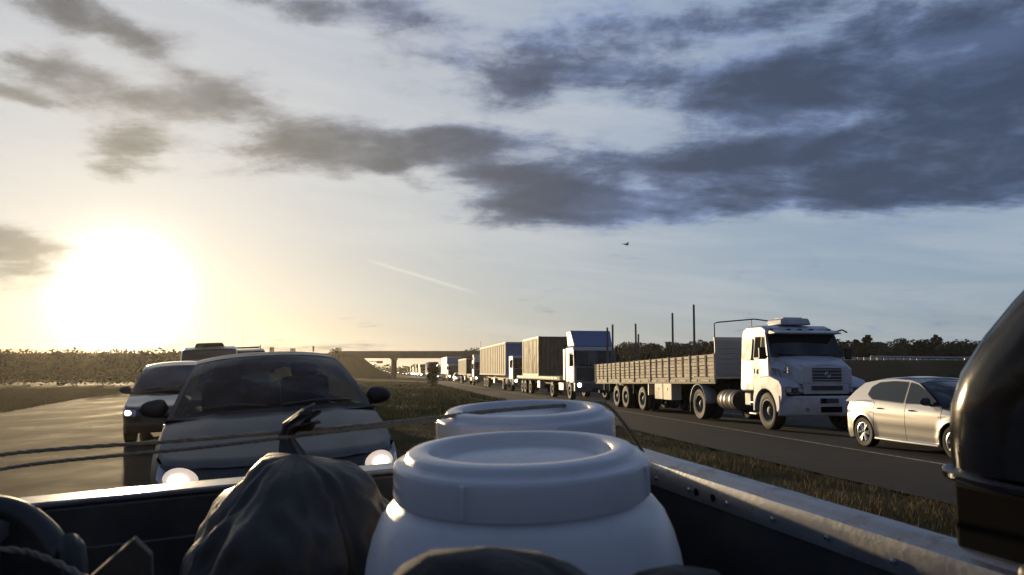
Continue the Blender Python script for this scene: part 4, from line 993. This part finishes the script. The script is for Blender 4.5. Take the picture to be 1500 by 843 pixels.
# embankments that carry the crossing road
def bank(name, x0, x1, y, ztop, topw, slope, end0, end1, m=M_bank, z0=-.4, lab=None):
    """earth bank along x with sloping ends"""
    def fn(u, v):
        x = lerp(x0 - (ztop * slope if end0 else 0), x1 + (ztop * slope if end1 else 0), u)
        hx = 1.0
        if end0: hx = min(hx, sstep(0, 1, (x - (x0 - ztop * slope)) / (ztop * slope)) if x < x0 else 1)
        if end1: hx = min(hx, sstep(0, 1, ((x1 + ztop * slope) - x) / (ztop * slope)) if x > x1 else 1)
        t = v * 2 - 1; half = topw / 2 + ztop * slope; d = t * half
        hz = 1 - max(0, (abs(d) - topw / 2) / (ztop * slope))
        z = z0 + (ztop - z0) * min(hx, hz); n = .25 * bump_at(x, y + d, .12) * (1 if .05 < min(hx, hz) < .97 else 0)
        return (x, y + d, z + n)
    o = MB().grid(fn, 70, 26).build(name, m, smooth=180); return struct(o)
bank('embankment', -330, xb0 - 1, BD, zt - .62, 11, 1.7, False, True)
bank('embankment', xb1 + 1, 330, BD, zt - .62, 11, 1.7, True, False)
# ramp with its white parapet blocks on the right, in front of the trees
RY = 128.0; rz = h_at(528, RY)
bank('ramp_bank', px_at(1000, RY), 330, RY + 4, rz, 9, 1.8, True, False)
PB = thing('parapet', 'low parapet of white concrete blocks along the ramp before the dark trees', 'parapet', (px_at(1240, RY), RY + .2, rz))
blk = MB().box((0, 0, .30), (.82, .26, .52)).mesh('block', 0); blk.materials.append(mat('white_block', (.62, .58, .50), .7, var=.2))
for k in range(24): o = link('block', blk, PB); o.location = (-1 + k * 1.12, -.12, -k * .026)
MB().prism([(-2, -.3), (-2, .08), (27, -.65), (27, -.9)], .04, .22).build('kerb', M_concrete, PB)
GR = thing('guardrail', 'pale steel guardrail on the far side of the ramp', 'guardrail', (px_at(1318, RY), RY + 8, rz))
MB().prism([(-1, .62), (-1, .92), (34, .52), (34, .22)], -.03, .03).build('beam', M_galv, GR, bevel=.01)
for k in range(9): MB().box((k * 4, .08, .2 - k * .046), (.12, .12, 1.2)).build('post', M_galv, GR)

def leaf_cloud(b, c, rad, n, size, flat=.8):
    for _ in range(n):
        d = Vector((random.gauss(0, 1), random.gauss(0, 1), random.gauss(0, 1))).normalized() * random.random() ** .4
        p = Vector(c) + Vector((d.x * rad[0], d.y * rad[1], d.z * rad[2])); s = size * random.uniform(.6, 1.3)
        u = Vector((random.uniform(-1, 1), random.uniform(-1, 1), random.uniform(-.6, .6))).normalized(); w = u.orthogonal().normalized()
        b.add([p - u * s, p + w * s * .55, p + u * s, p - w * s * .55], [(0, 1, 2, 3)])
def tree_meshes(kind):
    b = MB(); t = MB()
    if kind == 'broad':
        t.tube([(0, 0, -.3), (.1, .05, 2), (.0, 0, 4.2)], [.28, .2, .12], 8)
        for k in range(9):
            a = random.uniform(0, 6.28); r_ = random.uniform(.6, 2.4); z = random.uniform(3.0, 7.2); c = (math.cos(a) * r_, math.sin(a) * r_, z)
            t.tube([(0, 0, 3 + random.random()), tuple(q * .6 + w * .4 for q, w in zip(c, (0, 0, 4))), c], [.09, .06, .03], 5)
            leaf_cloud(b, c, (1.5, 1.5, 1.15), 150, .26)
        leaf_cloud(b, (0, 0, 4.6), (2.6, 2.6, 2.6), 420, .30)
        leaf_cloud(b, (0, 0, 2.0), (2.2, 2.2, 1.8), 300, .32)
    elif kind == 'pine':
        t.tube([(0, 0, -.3), (.05, 0, 4), (.0, .05, 8.3)], [.24, .15, .04], 8)
        for k in range(16):
            z = 1.6 + k * .43; r_ = 2.1 * (1 - (z - 1.2) / 8.2) + .25
            for q in range(4):
                a = random.uniform(0, 6.28); rr2 = r_ * random.uniform(.5, 1.05); c = (math.cos(a) * rr2 * .8, math.sin(a) * rr2 * .8, z - .1)
                t.tube([(0, 0, z + .15), c], [.045, .015], 4); leaf_cloud(b, c, (rr2 * .55, rr2 * .55, .38), 36, .22)
    else:
        t.tube([(0, 0, -.3), (-.1, .05, 3), (.1, 0, 6.5)], [.22, .16, .07], 8)
        for k in range(12):
            a = random.uniform(0, 6.28); r_ = random.uniform(.2, 1.6); z = random.uniform(2.5, 8.4); c = (math.cos(a) * r_, math.sin(a) * r_, z)
            t.tube([(0, 0, z - 1.0), c], [.07, .02], 5); leaf_cloud(b, c, (1.1, 1.1, .95), 120, .22)
        leaf_cloud(b, (0, 0, 3.0), (1.6, 1.6, 2.4), 360, .28)
    tm = t.mesh('trunk', 50); tm.materials.append(M_bark)
    cms = []
    for m in (M_leaf, M_leaf2):
        cm = b.mesh('crown', 0, fix=False); cm.materials.append(m); cms.append(cm)
    return tm, cms
KINDS = {k: tree_meshes(k) for k in ('broad', 'pine', 'slim')}
def tree(name, label, kind, x, y, h, group=None, z=None, leaf=0, wide=1.0):
    tm, cms = KINDS[kind]; base = {'broad': 8.3, 'pine': 8.6, 'slim': 9.3}[kind]; s = h / base
    o = thing(name, label, 'tree', (x, y, on_ground(x, y) if z is None else z), random.uniform(0, 6.28), group)
    o.scale = (s * wide, s * wide, s)
    link('trunk', tm, o); link('crown', cms[leaf], o); return o
TL = {'broad': 'dark round-crowned tree', 'pine': 'dark pointed tree', 'slim': 'dark narrow loose-crowned tree'}
GT = 'trees along the far side of the ramp'
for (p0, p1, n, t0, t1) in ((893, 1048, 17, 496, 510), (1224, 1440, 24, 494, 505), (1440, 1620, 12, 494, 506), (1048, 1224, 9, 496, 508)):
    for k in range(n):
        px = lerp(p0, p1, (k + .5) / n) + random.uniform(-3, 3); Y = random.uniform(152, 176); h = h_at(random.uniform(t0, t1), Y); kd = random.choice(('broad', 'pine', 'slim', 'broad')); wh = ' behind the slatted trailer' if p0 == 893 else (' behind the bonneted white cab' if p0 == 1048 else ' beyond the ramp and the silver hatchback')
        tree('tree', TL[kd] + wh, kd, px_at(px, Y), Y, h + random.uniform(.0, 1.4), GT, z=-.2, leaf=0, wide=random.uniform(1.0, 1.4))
# undergrowth fills the foot of that row
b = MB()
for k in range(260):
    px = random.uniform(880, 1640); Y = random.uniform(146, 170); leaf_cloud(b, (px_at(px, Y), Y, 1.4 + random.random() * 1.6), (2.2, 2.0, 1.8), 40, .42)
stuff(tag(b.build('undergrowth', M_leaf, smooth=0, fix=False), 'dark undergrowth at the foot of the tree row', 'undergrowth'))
tree('tree', 'small round tree standing alone in the grassy median', 'broad', -8.49, 81.2, 3.0, leaf=0, wide=.72)
tree('tree', 'dark tree at the left end of the overpass deck', 'broad', px_at(490, 206), 206, h_at(504, 206) - 3.0, z=2.6)
tree('tree', 'low bush rising behind the right end of the overpass', 'broad', px_at(688, 226), 226, h_at(505, 226), z=0)
# hazy wood along the left horizon
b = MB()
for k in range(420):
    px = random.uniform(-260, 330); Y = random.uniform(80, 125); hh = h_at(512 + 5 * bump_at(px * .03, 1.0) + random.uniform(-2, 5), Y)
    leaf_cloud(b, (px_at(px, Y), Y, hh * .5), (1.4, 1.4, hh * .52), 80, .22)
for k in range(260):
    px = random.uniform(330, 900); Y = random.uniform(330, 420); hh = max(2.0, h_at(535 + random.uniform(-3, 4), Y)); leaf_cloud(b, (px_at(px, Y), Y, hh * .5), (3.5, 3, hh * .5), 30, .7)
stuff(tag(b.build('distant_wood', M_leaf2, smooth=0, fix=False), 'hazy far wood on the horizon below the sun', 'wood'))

# signs
def sign(label, px, py, Y, w, h, base, arm=0.0):
    x = px_at(px, Y); z = h_at(py, Y); t = thing('road_sign', label, 'sign', (x + arm, Y, base))
    MB().box((-arm, 0, z - base), (w, .06, h)).build('panel', M_sign, t, bevel=.02)
    if arm: MB().tube([(0, .06, 0), (0, .06, z - base + .1), (-.3 if arm > 0 else .3, .06, z - base + .25), (-arm, .06, z - base + .1)], .11, 8).build('gantry_arm', M_galv, t, smooth=60)
    else:
        for q in ((-.35 * w, .35 * w) if w > 1 else (0,)): MB().cyl((q, .05, 0), (q, .05, z - base), .05, seg=8).build('post', M_galv, t)
zdeck = zt - .62
sign('dark panel of the gantry sign seen below the overpass', 556, 531, 250, 2.1, .8, -.1, arm=-3.6)
sign('wide sign panel on the overpass approach beside the dark tree', 428, 513.2, BD + 2, 1.5, .9, zdeck)
sign('square sign on the overpass approach nearest the dark grey van', 397, 512.4, BD + 2, 1.3, 1.3, zdeck)
sign('narrow upright sign on the overpass approach', 458, 511.5, BD + 2, .5, 1.6, zdeck)
LP = thing('lamp_post', 'thin lamp post rising over the ribbed tan trailer', 'lamp post', (px_at(704, 190), 190, 0))
MB().tube([(0, 0, -.3), (0, 0, h_at(502, 190))], [.12, .06], 8).build('pole', M_galv, LP); MB().box((0, -.3, h_at(502, 190)), (.3, .9, .14)).build('lamp_head', M_galv, LP)

# bird
bx_, by_ = px_at(921, 45), 45.0; bz_ = h_at(357.5, 45)
BI = thing('bird', 'small dark bird flying under the cloud band', 'bird', (bx_, by_, bz_ + .0), .5)
b = MB(); b.tube([(-.20, 0, 0), (-.12, 0, .015), (0, 0, .02), (.10, 0, .0), (.20, 0, .0)], [.012, .04, .05, .035, .008], 8)
for sg in (-1, 1): b.add([(.06, sg * .03, .03), (-.07, sg * .03, .02), (-.10, sg * .22, .10), (.03, sg * .24, .11), (-.12, sg * .42, .05)], [(0, 1, 2, 3), (3, 2, 4)])
b.build('body', M_black, BI, smooth=60)

# ------------------------------------------------------------------ the pickup whose bed fills the foreground
PA = R(-20.5); c5, s5 = math.cos(PA), math.sin(PA)
pv = Vector((s5, c5, .0523)).normalized(); pu = Vector((c5, -s5, .050)); pu = (pu - pv * pu.dot(pv)).normalized(); pw = pu.cross(pv)
# local u (x): to the right, v (y): to the tailgate, w (z): up
CORNER = Vector((.264, 2.0, 1.6 - .196))       # top of the bed at its right rear corner
RAILH = 1.06
UR, VR, WB = .947, 1.78, 1.35
porg = CORNER - pu * UR - pv * VR - pw * RAILH
pm = Matrix((pu, pv, pw)).transposed().to_4x4(); pm.translation = porg
PK = thing('pickup_truck', 'open pickup bed with aluminium rail trim and black roll bar carrying white drums', 'pickup', mtx=pm)
UL = UR - WB; FZ = RAILH - .50
MB().bx(UL - .05, UR + .05, .05, VR + .02, FZ - .05, FZ).build('bed_floor', M_bed, PK)
for k in range(9): MB().box((lerp(UL + .06, UR - .06, k / 8), .9, FZ + .006), (.05, 1.7, .014)).build('floor_rib', M_bed, PK)
MB().bx(UL - .02, UR + .02, -.02, .05, FZ, RAILH - .02).build('bed_front_wall', M_bed, PK)
for sg, u0 in ((1, UR), (-1, UL)):
    MB().bx(u0 + sg * .012, u0 + sg * .05, .05, VR, FZ, RAILH - .035).build('inner_panel', M_bed, PK)
    def side(u, v):
        z = lerp(.30, RAILH - .05, v); y = lerp(.0, VR + .05, u); d = .17 - .05 * (v - .5) ** 2 * 4
        return (u0 + sg * d, y, z)
    MB().grid(side, 10, 8).build('outer_panel', M_darkcar, PK, smooth=60)
    # rail: folded aluminium cap with an inner flange
    rl = MB(); prof = [(u0 + sg * .005, RAILH - .062), (u0, RAILH - .060), (u0 - sg * .001, RAILH - .022), (u0 + sg * .004, RAILH - .010), (u0 + sg * .014, RAILH - .006), (u0 + sg * .020, RAILH - .010), (u0 + sg * .028, RAILH - .004), (u0 + sg * .036, RAILH), (u0 + sg * .060, RAILH), (u0 + sg * .072, RAILH - .006), (u0 + sg * .095, RAILH - .028), (u0 + sg * .10, RAILH - .05), (u0 + sg * .05, RAILH - .055)]
    n = len(prof); NV = 30; P = []
    for i in range(NV + 1):
        v = lerp(.05, VR + .03, i / NV)
        for (a, z) in prof: P.append((a, v, z + .0012 * bump_at(v * 9, a * 40)))
    F = [(i * n + k, i * n + (k + 1) % n, (i + 1) * n + (k + 1) % n, (i + 1) * n + k) for i in range(NV) for k in range(n)] + [tuple(range(n)), tuple(NV * n + k for k in range(n))]
    ro = rl.add(P, F).build('bed_rail', M_alu, PK, smooth=35)
    for k in range(9):
        v = .62 + k * .135; MB().lathe([(.0055, 0), (.005, .003), (.001, .0042)], 10, 'X', (0, 0, 0)).xf(Matrix.Translation((u0 - sg * .001, v, RAILH - .041)) @ Matrix.Diagonal((-sg, 1, 1, 1))).build('rivet', M_chrome, ro, smooth=60)
    for v in (1.345, 1.405): MB().cyl((u0 + sg * .001, v, RAILH - .041), (u0 - sg * .0016, v, RAILH - .041), .008, seg=12).build('rail_hole', M_under, ro)
    MB().bx(u0 - sg * .006, u0 + sg * .155, .05, .70, RAILH - .075, RAILH + .012).build('rail_cap', M_black, PK, bevel=.012, segs=3)
    wheel(PK, u0 + sg * .06, .75, .31, .2, M_rim, 'alloy', sg).rotation_euler = (0, 0, math.pi / 2)
for ch_ in children(PK):
    if ch_.name.startswith('wheel'):
        sg = 1 if ch_.location.x > .2 else -1
        ch_.rotation_euler = (0, 0, -math.pi / 2); ch_.location.z = .31 + 0.0
tg = MB().bx(UL - .04, UR + .04, VR + .006, VR + .075, FZ - .05, RAILH - .012).build('tailgate', M_bed, PK, bevel=.01)
MB().bx(UL + .0, UR - .0, VR + .0, VR + .080, RAILH - .014, RAILH - .001).build('tailgate_cap', M_alu, tg, bevel=.004)
MB().bx(UL + .12, UR - .12, VR + .0, VR + .008, FZ + .1, RAILH - .10).build('tailgate_panel', M_bed, tg, bevel=.004)
MB().bx(UL - .16, UR + .16, VR + .03, VR + .16, .30, .48).build('rear_bumper', M_black, PK, bevel=.03)
# roll bar leg: a broad black fin that stands on the rail and rakes forward to the cab
for sg, uc in ((1, UR + .075), (-1, UL - .075)):
    def zl(z): return z - 1.6 + (RAILH + .247)      # world height at the leg -> local
    path = [(v_ * 1.043, zl(z_)) for v_, z_ in ((.801, 1.455), (.803, 1.50), (.797, 1.55), (.778, 1.60), (.742, 1.65), (.697, 1.70), (.60, 1.795), (.48, 1.90), (.34, 1.98))]
    ctr = []; wd = .26
    b = MB(); P = []; seg = 20
    for i, (v, z) in enumerate(path):
        j0, j1 = path[max(0, i - 1)], path[min(len(path) - 1, i + 1)]; tv, tz = j1[0] - j0[0], j1[1] - j0[1]; ln_ = math.hypot(tv, tz); nv, nz = tz / ln_, -tv / ln_
        w_ = wd * lerp(1.0, .8, i / (len(path) - 1))
        for k in range(seg):
            a = 2 * math.pi * k / seg; ca, sa = math.cos(a), math.sin(a)
            q = (abs(ca) ** .75) * (1 if ca > 0 else -1); r2 = (abs(sa) ** .75) * (1 if sa > 0 else -1)
            P.append((uc + .045 * r2, v - nv * (w_ / 2) * (1 - q), z - nz * (w_ / 2) * (1 - q)))
    F = [(i * seg + k, i * seg + (k + 1) % seg, (i + 1) * seg + (k + 1) % seg, (i + 1) * seg + k) for i in range(len(path) - 1) for k in range(seg)] + [tuple(range(seg)), tuple((len(path) - 1) * seg + k for k in range(seg))]
    rb_ = b.add(P, F).build('roll_bar_leg', M_barglossy, PK, smooth=60)
    fz = zl(1.442)
    fl = MB(); fp = [(uc + .062 * math.cos(t) , .705 + .150 * math.sin(t)) for t in [2 * math.pi * k / 28 for k in range(28)]]
    fl.add([(x, y, fz) for x, y in fp] + [(x, y, fz + .016) for x, y in fp], [tuple(range(28)), tuple(range(28, 56))] + [(k, (k + 1) % 28, 28 + (k + 1) % 28, 28 + k) for k in range(28)])
    fl.build('base_flange', M_barglossy, rb_, bevel=.005)
    MB().bx(uc - .040, uc + .05, .57, .815, RAILH - .01, fz + .002).build('pedestal', M_under, rb_, bevel=.008)
MB().tube([(UL - .075, .33, zl(1.985)), (UL + .1, .31, zl(2.02)), (UR - .1, .31, zl(2.02)), (UR + .075, .33, zl(1.985))], .035, 12).build('roll_bar_hoop', M_barglossy, PK, smooth=60)
MB().bx(UL - .1, UR + .1, -3.2, -.05, .30, .78).build('cab_body', M_darkcar, PK, bevel=.06)
for sg, u0 in ((1, UR), (-1, UL)):
    wt_ = wheel(PK, u0 + sg * .06, -2.4, .31, .2, M_rim, 'alloy', sg); wt_.rotation_euler = (0, 0, -math.pi / 2)

# ------------------------------------------------------------------ load
def place(u, v, w=0.0): return pm @ Vector((u, v, FZ + w))
def drum(label, world_xy, top_z, r_lid, r_body, spin):
    # stands on the bed floor; leans with the bed
    p = pm.inverted() @ Vector((world_xy[0], world_xy[1], top_z)); base = FZ + .012; H = p.z - base
    t = thing('plastic_drum', label, 'drum', mtx=pm @ Matrix.Translation((p.x, p.y, base)) @ Matrix.Rotation(spin, 4, 'Z'), group='white plastic drums in the pickup bed')
    k = r_lid
    body = [(.001, 0), (r_body * .90, 0), (r_body * .97, .015), (r_body, .05), (r_body * 1.0, H * .30), (r_body * .99, H * .32), (r_body * .99, H * .34), (r_body, H * .36), (r_body, H - .215), (r_body * .99, H - .172), (r_body * .967, H - .138), (r_body * .93, H - .108), (r_body * .882, H - .084), (r_body * .825, H - .069), (k * .99, H - .064), (k * .965, H - .056), (k * .965, H - .02), (k * .88, H - .02)]
    bo = MB().lathe(body, 72).build('body', M_barrel, t, smooth=60)
    lid = [(k * .97, H - .057), (k * 1.0, H - .057), (k * 1.005, H - .052), (k * 1.0, H - .018), (k * .992, H - .013), (k * .975, H - .011), (k * .915, H - .0095), (k * .905, H - .006), (k * .895, H - .001), (k * .875, H + .0015), (k * .80, H + .003), (k * .745, H + .0025), (k * .73, H + .0005), (k * .722, H - .004), (k * .712, H - .013), (k * .70, H - .0155), (k * .62, H - .0165), (k * .58, H - .014), (k * .54, H - .0165), (.001, H - .0155)]
    lo = MB().lathe(lid, 96).build('lid', M_lid, t, smooth=60)
    for q in range(4):
        a = .6 + q * math.pi / 2; MB().box((0, 0, 0), (.010, .006, .038)).xf(Matrix.Rotation(a, 4, 'Z') @ Matrix.Translation((k * 1.004, 0, H - .034))).build('lid_lug', M_lid, lo, bevel=.002)
    MB().lathe([(r_body * 1.001, H - .262), (r_body * 1.006, H - .258), (r_body * 1.001, H - .254)], 72).build('mould_seam', M_barrel, bo, smooth=60)
    lb = MB(); lb.grid(lambda u_, v_: ((r_body + .0015) * math.cos(lerp(-1.62, -1.42, u_) - spin) * lerp(1, .985, v_ ** 2), (r_body + .0015) * math.sin(lerp(-1.62, -1.42, u_) - spin) * lerp(1, .985, v_ ** 2), lerp(H - .215, H - .180, v_)), 6, 3)
    lb.build('embossed_mark', M_lid, bo, smooth=60)
    return t
d1 = drum('white plastic drum with a recessed screw lid half covered by a dark sack', (.0115, 1.045), 1.4965, .172, .217, .2)
d2 = drum('white plastic drum behind, its lid crossed by the braided rope', (.0265, 1.485), 1.5285, .172, .217, .9)

def rope(name, label, pts, rad, twist=40, strands=3):
    path = []
    n = 160; P = [Vector(p) for p in pts]
    for i in range(n + 1):
        t = i / n * (len(P) - 1); k = min(int(t), len(P) - 2); f = t - k
        a, b_, c_, d_ = P[max(k - 1, 0)], P[k], P[k + 1], P[min(k + 2, len(P) - 1)]
        path.append(.5 * ((2 * b_) + (c_ - a) * f + (2 * a - 5 * b_ + 4 * c_ - d_) * f * f + (3 * b_ - a - 3 * c_ + d_) * f ** 3))
    m = MB()
    for sidx in range(strands):
        q = []
        for i, p in enumerate(path):
            a = (path[min(i + 1, n)] - path[max(i - 1, 0)]).normalized(); u = a.cross(Vector((0, 0, 1))).normalized(); w = a.cross(u); th = i / n * twist * 2 * math.pi / 2 + sidx * 2 * math.pi / strands
            q.append(p + (u * math.cos(th) + w * math.sin(th)) * rad * .5)
        m.tube(q, rad * .62, 6)
    return tag(m.build(name, M_rope, smooth=70), label, 'rope')
def wp(px, py, Y): r_ = ray(px, py); return r_ * (Y / r_.y) + Vector((0, 0, CAMZ))
hookL = pm @ Vector((UL - .08, 1.70, RAILH - .01)); 
lidtop = [wp(848, 593.5, 1.60), wp(760, 599, 1.50), wp(690, 606, 1.42)]
rope('rope', 'braided rope stretched from the rear drum lid to the bed side', [pm @ Vector((UR + .02, 1.66, RAILH + .004)), wp(893, 597, 1.63)] + lidtop + [wp(560, 621, 1.40), wp(300, 643, 1.42), wp(0, 667, 1.46), hookL + Vector((0, 0, .085)), hookL], .0042, 78)
rope('rope', 'second slack rope below the stretched one, tied at the bed side', [wp(640, 616, 1.395), wp(520, 629, 1.395), wp(300, 655, 1.40), wp(0, 688, 1.43), hookL + Vector((.01, -.02, .05)), hookL + Vector((.01, -.02, 0))], .0036, 74)
rope('cord', 'thin pale cord lying loose over the hose at the bed side', [wp(-60, 800, .86), wp(20, 806, .86), wp(60, 815, .87), wp(110, 838, .86), wp(160, 870, .80)], .0035, 10, 2)

def sack(name, label, m, cu, cv, ru, rv, z0, z1, amp, seed, fre=7., cat='sack', folds=0):
    """lumpy sack standing on the bed floor"""
    b = MB(); nu, nv = 120, 70; P = []
    for i in range(nv + 1):
        t = i / nv
        for k in range(nu):
            a = 2 * math.pi * k / nu; rr2 = (max(0., 1 - abs(2 * t - 1) ** 2.6)) ** .5
            if t < .5: rr2 = max(rr2, .55 + .45 * t * 2)
            n1 = mnoise.fractal(Vector((math.cos(a) * 1.3 * fre / 7 * rr2, math.sin(a) * 1.3 * fre / 7 * rr2, t * 2.2 * fre / 7 + seed)), .9, 2.1, 4)
            n2 = abs(mnoise.noise(Vector((math.cos(a) * 4 * rr2, math.sin(a) * 4 * rr2, t * 3 + seed * 3))))
            q = rr2 * (1 + amp * n1 - .10 * n2)
            q += rr2 * .018 * (1 - abs(mnoise.noise(Vector((math.cos(a) * 7 * rr2, math.sin(a) * 7 * rr2, t * 5 + seed * 2))))) ** 3
            if folds: q *= 1 + folds * sstep(.25, .95, t) * math.sin(13 * a + 4 * mnoise.noise(Vector((math.cos(a) * 2, math.sin(a) * 2, t * 1.5)))) * (.6 + .4 * math.sin(5 * a + 1))
            P.append((cu + ru * q * math.cos(a), cv + rv * q * math.sin(a), lerp(z0, z1, t) + (.5 * amp * (z1 - z0) * n1 * sstep(.4, 1, t))))
    F = [(i * nu + k, i * nu + (k + 1) % nu, (i + 1) * nu + (k + 1) % nu, (i + 1) * nu + k) for i in range(nv) for k in range(nu)] + [tuple(range(nu)), tuple(nv * nu + k for k in range(nu))]
    t_ = thing(name, label, cat, mtx=pm @ Matrix.Translation((0, 0, FZ + .012)))
    b.add(P, F).build('cloth', m, t_, smooth=180); return t_
s1 = sack('sack', 'big crumpled black bag leaning between the tailgate and the front drum', M_bag, .115, 1.35, .19, .25, 0, .60, .10, 2.3, folds=.07)
q0 = [pm.inverted() @ wp(px, py, 1.40) - Vector((0, 0, FZ + .012)) for px, py in ((432, 700), (426, 664), (420, 640), (424, 627), (434, 620), (446, 615), (457, 611))]
rad_ = [.055, .026, .013, .014, .022, .030, .034]; nk = MB(); P = []; K_ = 40
for i, p in enumerate(q0):                      # gathered neck that flares into loose pleats
    a_ = (q0[min(i + 1, 6)] - q0[max(i - 1, 0)]).normalized(); u_1 = (Vector((0, 1, 0)) - a_ * a_.y).normalized(); w_1 = a_.cross(u_1)
    for k in range(K_):
        th = 2 * math.pi * k / K_; rr2 = rad_[i] * (1 + (.30 if i > 2 else .12) * math.sin(6 * th + i * .3) + .15 * math.sin(2 * th + 1))
        P.append(p + u_1 * math.cos(th) * rr2 * .9 + w_1 * math.sin(th) * rr2 * (.55 if i > 3 else .9) + a_ * (.010 * math.sin(5 * th + 2) if i == 6 else 0))
nk.add(P, [(i * K_ + k, i * K_ + (k + 1) % K_, (i + 1) * K_ + (k + 1) % K_, (i + 1) * K_ + k) for i in range(6) for k in range(K_)])
nk.build('tied_neck', M_bag, s1, smooth=70, solid=.002)
MB().lathe([(.015, -.004), (.018, 0), (.015, .004)], 20, 'Z', q0[2]).build('tie_cord', M_rope, s1, smooth=60)
s2 = sack('sack', 'dark brown cloth sack slumped in front of the white drum', M_cloth, .195, .555, .175, .115, 0, .652, .05, 8.1, 5.)
s3 = sack('sack', 'low dark cloth roll at the foot of the front drum', M_cloth, .35, .545, .12, .10, 0, .622, .05, 4.4, 5.)
# orange tab on the sack
p_ = pm.inverted() @ wp(704, 829, .60) - Vector((0, 0, FZ + .012))
MB().box(p_, (.012, .006, .020)).build('orange_tab', M_orange, s2, bevel=.003)
# hose coil, board
hc = thing('hose', 'thick black hose bent in an arch at the bed side', 'hose', mtx=pm @ Matrix.Translation((0, 0, FZ)))
hp = [pm.inverted() @ wp(px, py, Y) - Vector((0, 0, FZ)) for px, py, Y in ((-150, 850, .95), (-110, 775, .95), (-40, 744, .95), (20, 748, .95), (62, 775, .94), (92, 815, .92), (112, 860, .90))]
hp = [Vector((hp[0].x, hp[0].y, .02))] + hp + [Vector((hp[-1].x + .02, hp[-1].y, .02))]
hh = []
for i in range(len(hp) - 1):
    for f in (0, .25, .5, .75):
        a, b_, c_, d_ = hp[max(i - 1, 0)], hp[i], hp[i + 1], hp[min(i + 2, len(hp) - 1)]
        hh.append(.5 * ((2 * b_) + (c_ - a) * f + (2 * a - 5 * b_ + 4 * c_ - d_) * f * f + (3 * b_ - a - 3 * c_ + d_) * f ** 3))
MB().tube(hh, .014, 12).build('hose_pipe', M_black, hc, smooth=60)
bp = [pm.inverted() @ wp(px, py, .88) for px, py in ((128, 850), (196, 790), (222, 815))]
bd = thing('board', 'upright board with a pale sawn edge in the corner of the bed', 'board', mtx=pm @ Matrix.Translation((0, 0, FZ + .012)))
z_ = lambda p: p.z - FZ - .012
MB().add([(bp[0].x, bp[0].y, 0), (bp[0].x, bp[0].y, z_(bp[0])), (bp[1].x, bp[1].y, z_(bp[1])), (bp[2].x, bp[2].y, z_(bp[2])), (bp[2].x + .02, bp[2].y, 0),
          (bp[0].x, bp[0].y + .02, 0), (bp[0].x, bp[0].y + .02, z_(bp[0])), (bp[1].x, bp[1].y + .02, z_(bp[1])), (bp[2].x, bp[2].y + .02, z_(bp[2])), (bp[2].x + .02, bp[2].y + .02, 0)],
         [(0, 1, 2, 3, 4), (9, 8, 7, 6, 5), (0, 5, 6, 1), (1, 6, 7, 2), (2, 7, 8, 3), (3, 8, 9, 4), (4, 9, 5, 0)]).build('sheet', M_board, bd, smooth=0, bevel=.002)

# ------------------------------------------------------------------ grass of the median and verges
def grass(name, label, n, region, hmin, hmax, wid, m):
    V = np.zeros((n * 3, 3), dtype=np.float32); i = 0; tries = 0
    while i < n and tries < n * 6:
        tries += 1; p = region()
        if p is None: continue
        x, y = p; z = ground_z(x, y) - .01; a = random.uniform(0, 6.283); h = random.uniform(hmin, hmax) * (0.7 + .6 * max(0, .5 + mnoise.noise(Vector((x * .7, y * .7, 0))))); w = wid * random.uniform(.6, 1.4)
        lx, ly = random.gauss(0, .35) * h, random.gauss(0, .35) * h; dx, dy = math.cos(a) * w, math.sin(a) * w
        V[3 * i] = (x - dx, y - dy, z); V[3 * i + 1] = (x + dx, y + dy, z); V[3 * i + 2] = (x + lx, y + ly, z + h); i += 1
    n = i; V = V[:3 * n]
    me = bpy.data.meshes.new(name); me.vertices.add(3 * n); me.loops.add(3 * n); me.polygons.add(n)
    me.vertices.foreach_set('co', V.ravel()); me.loops.foreach_set('vertex_index', np.arange(3 * n, dtype=np.int32)); me.polygons.foreach_set('loop_start', np.arange(0, 3 * n, 3, dtype=np.int32))
    me.update(); me.validate(); me.materials.append(m)
    return stuff(tag(link(name, me), label, 'grass'))
def median(d0, d1, pw=2.0, margin=.12):
    def f():
        d = d0 + (d1 - d0) * random.random() ** pw; px = random.uniform(380, 1560); x = (px - 750) / FPX * d; y = d
        if mnoise.noise(Vector((x * .9, y * .9, 7.7))) < -.12 and random.random() < .8: return None
        if latR(x, y) > -margin + .25 * bump_at(x, y, .8) or latL(x, y) < L_EDGE + .15: return None
        return x, y
    return f
grass('grass', 'dry tufted grass of the strip between the two carriageways', 70000, median(3.2, 26, 1.0), .03, .12, .0045, M_grass)
grass('grass', 'short olive grass of the wide median towards the overpass', 60000, median(22, 120, 1.5), .06, .20, .02, mat('olive_grass', (.085, .092, .032), .85, var=.6, vscale=.3, spec=.15))
def verge():
    d = 9 + 70 * random.random() ** 1.4; px = random.uniform(-120, 320); x = (px - 750) / FPX * d
    return (x, d) if latL(x, d) < -9.6 else None
grass('grass', 'pale dry grass of the outer verge below the sun', 30000, verge, .08, .3, .012, M_grass)

# ------------------------------------------------------------------ haze
HZ = MB().bx(-1800, 1800, -1750, 1800, -3.0, 12.9).build('haze', bpy.data.materials.new('haze_air'), smooth=0)
hm_ = HZ.data.materials[0]; hm_.use_nodes = True; ht = hm_.node_tree; ht.nodes.clear()
ho = ht.nodes.new('ShaderNodeOutputMaterial'); hvn = ht.nodes.new('ShaderNodeVolumePrincipled')
hvn.inputs['Color'].default_value = (.97, .91, .78, 1); hvn.inputs['Density'].default_value = HAZE; hvn.inputs['Anisotropy'].default_value = HAZE_G
ht.links.new(hvn.outputs[0], ho.inputs['Volume'])
stuff(tag(HZ, 'thin golden evening haze over the whole plain', 'haze'))
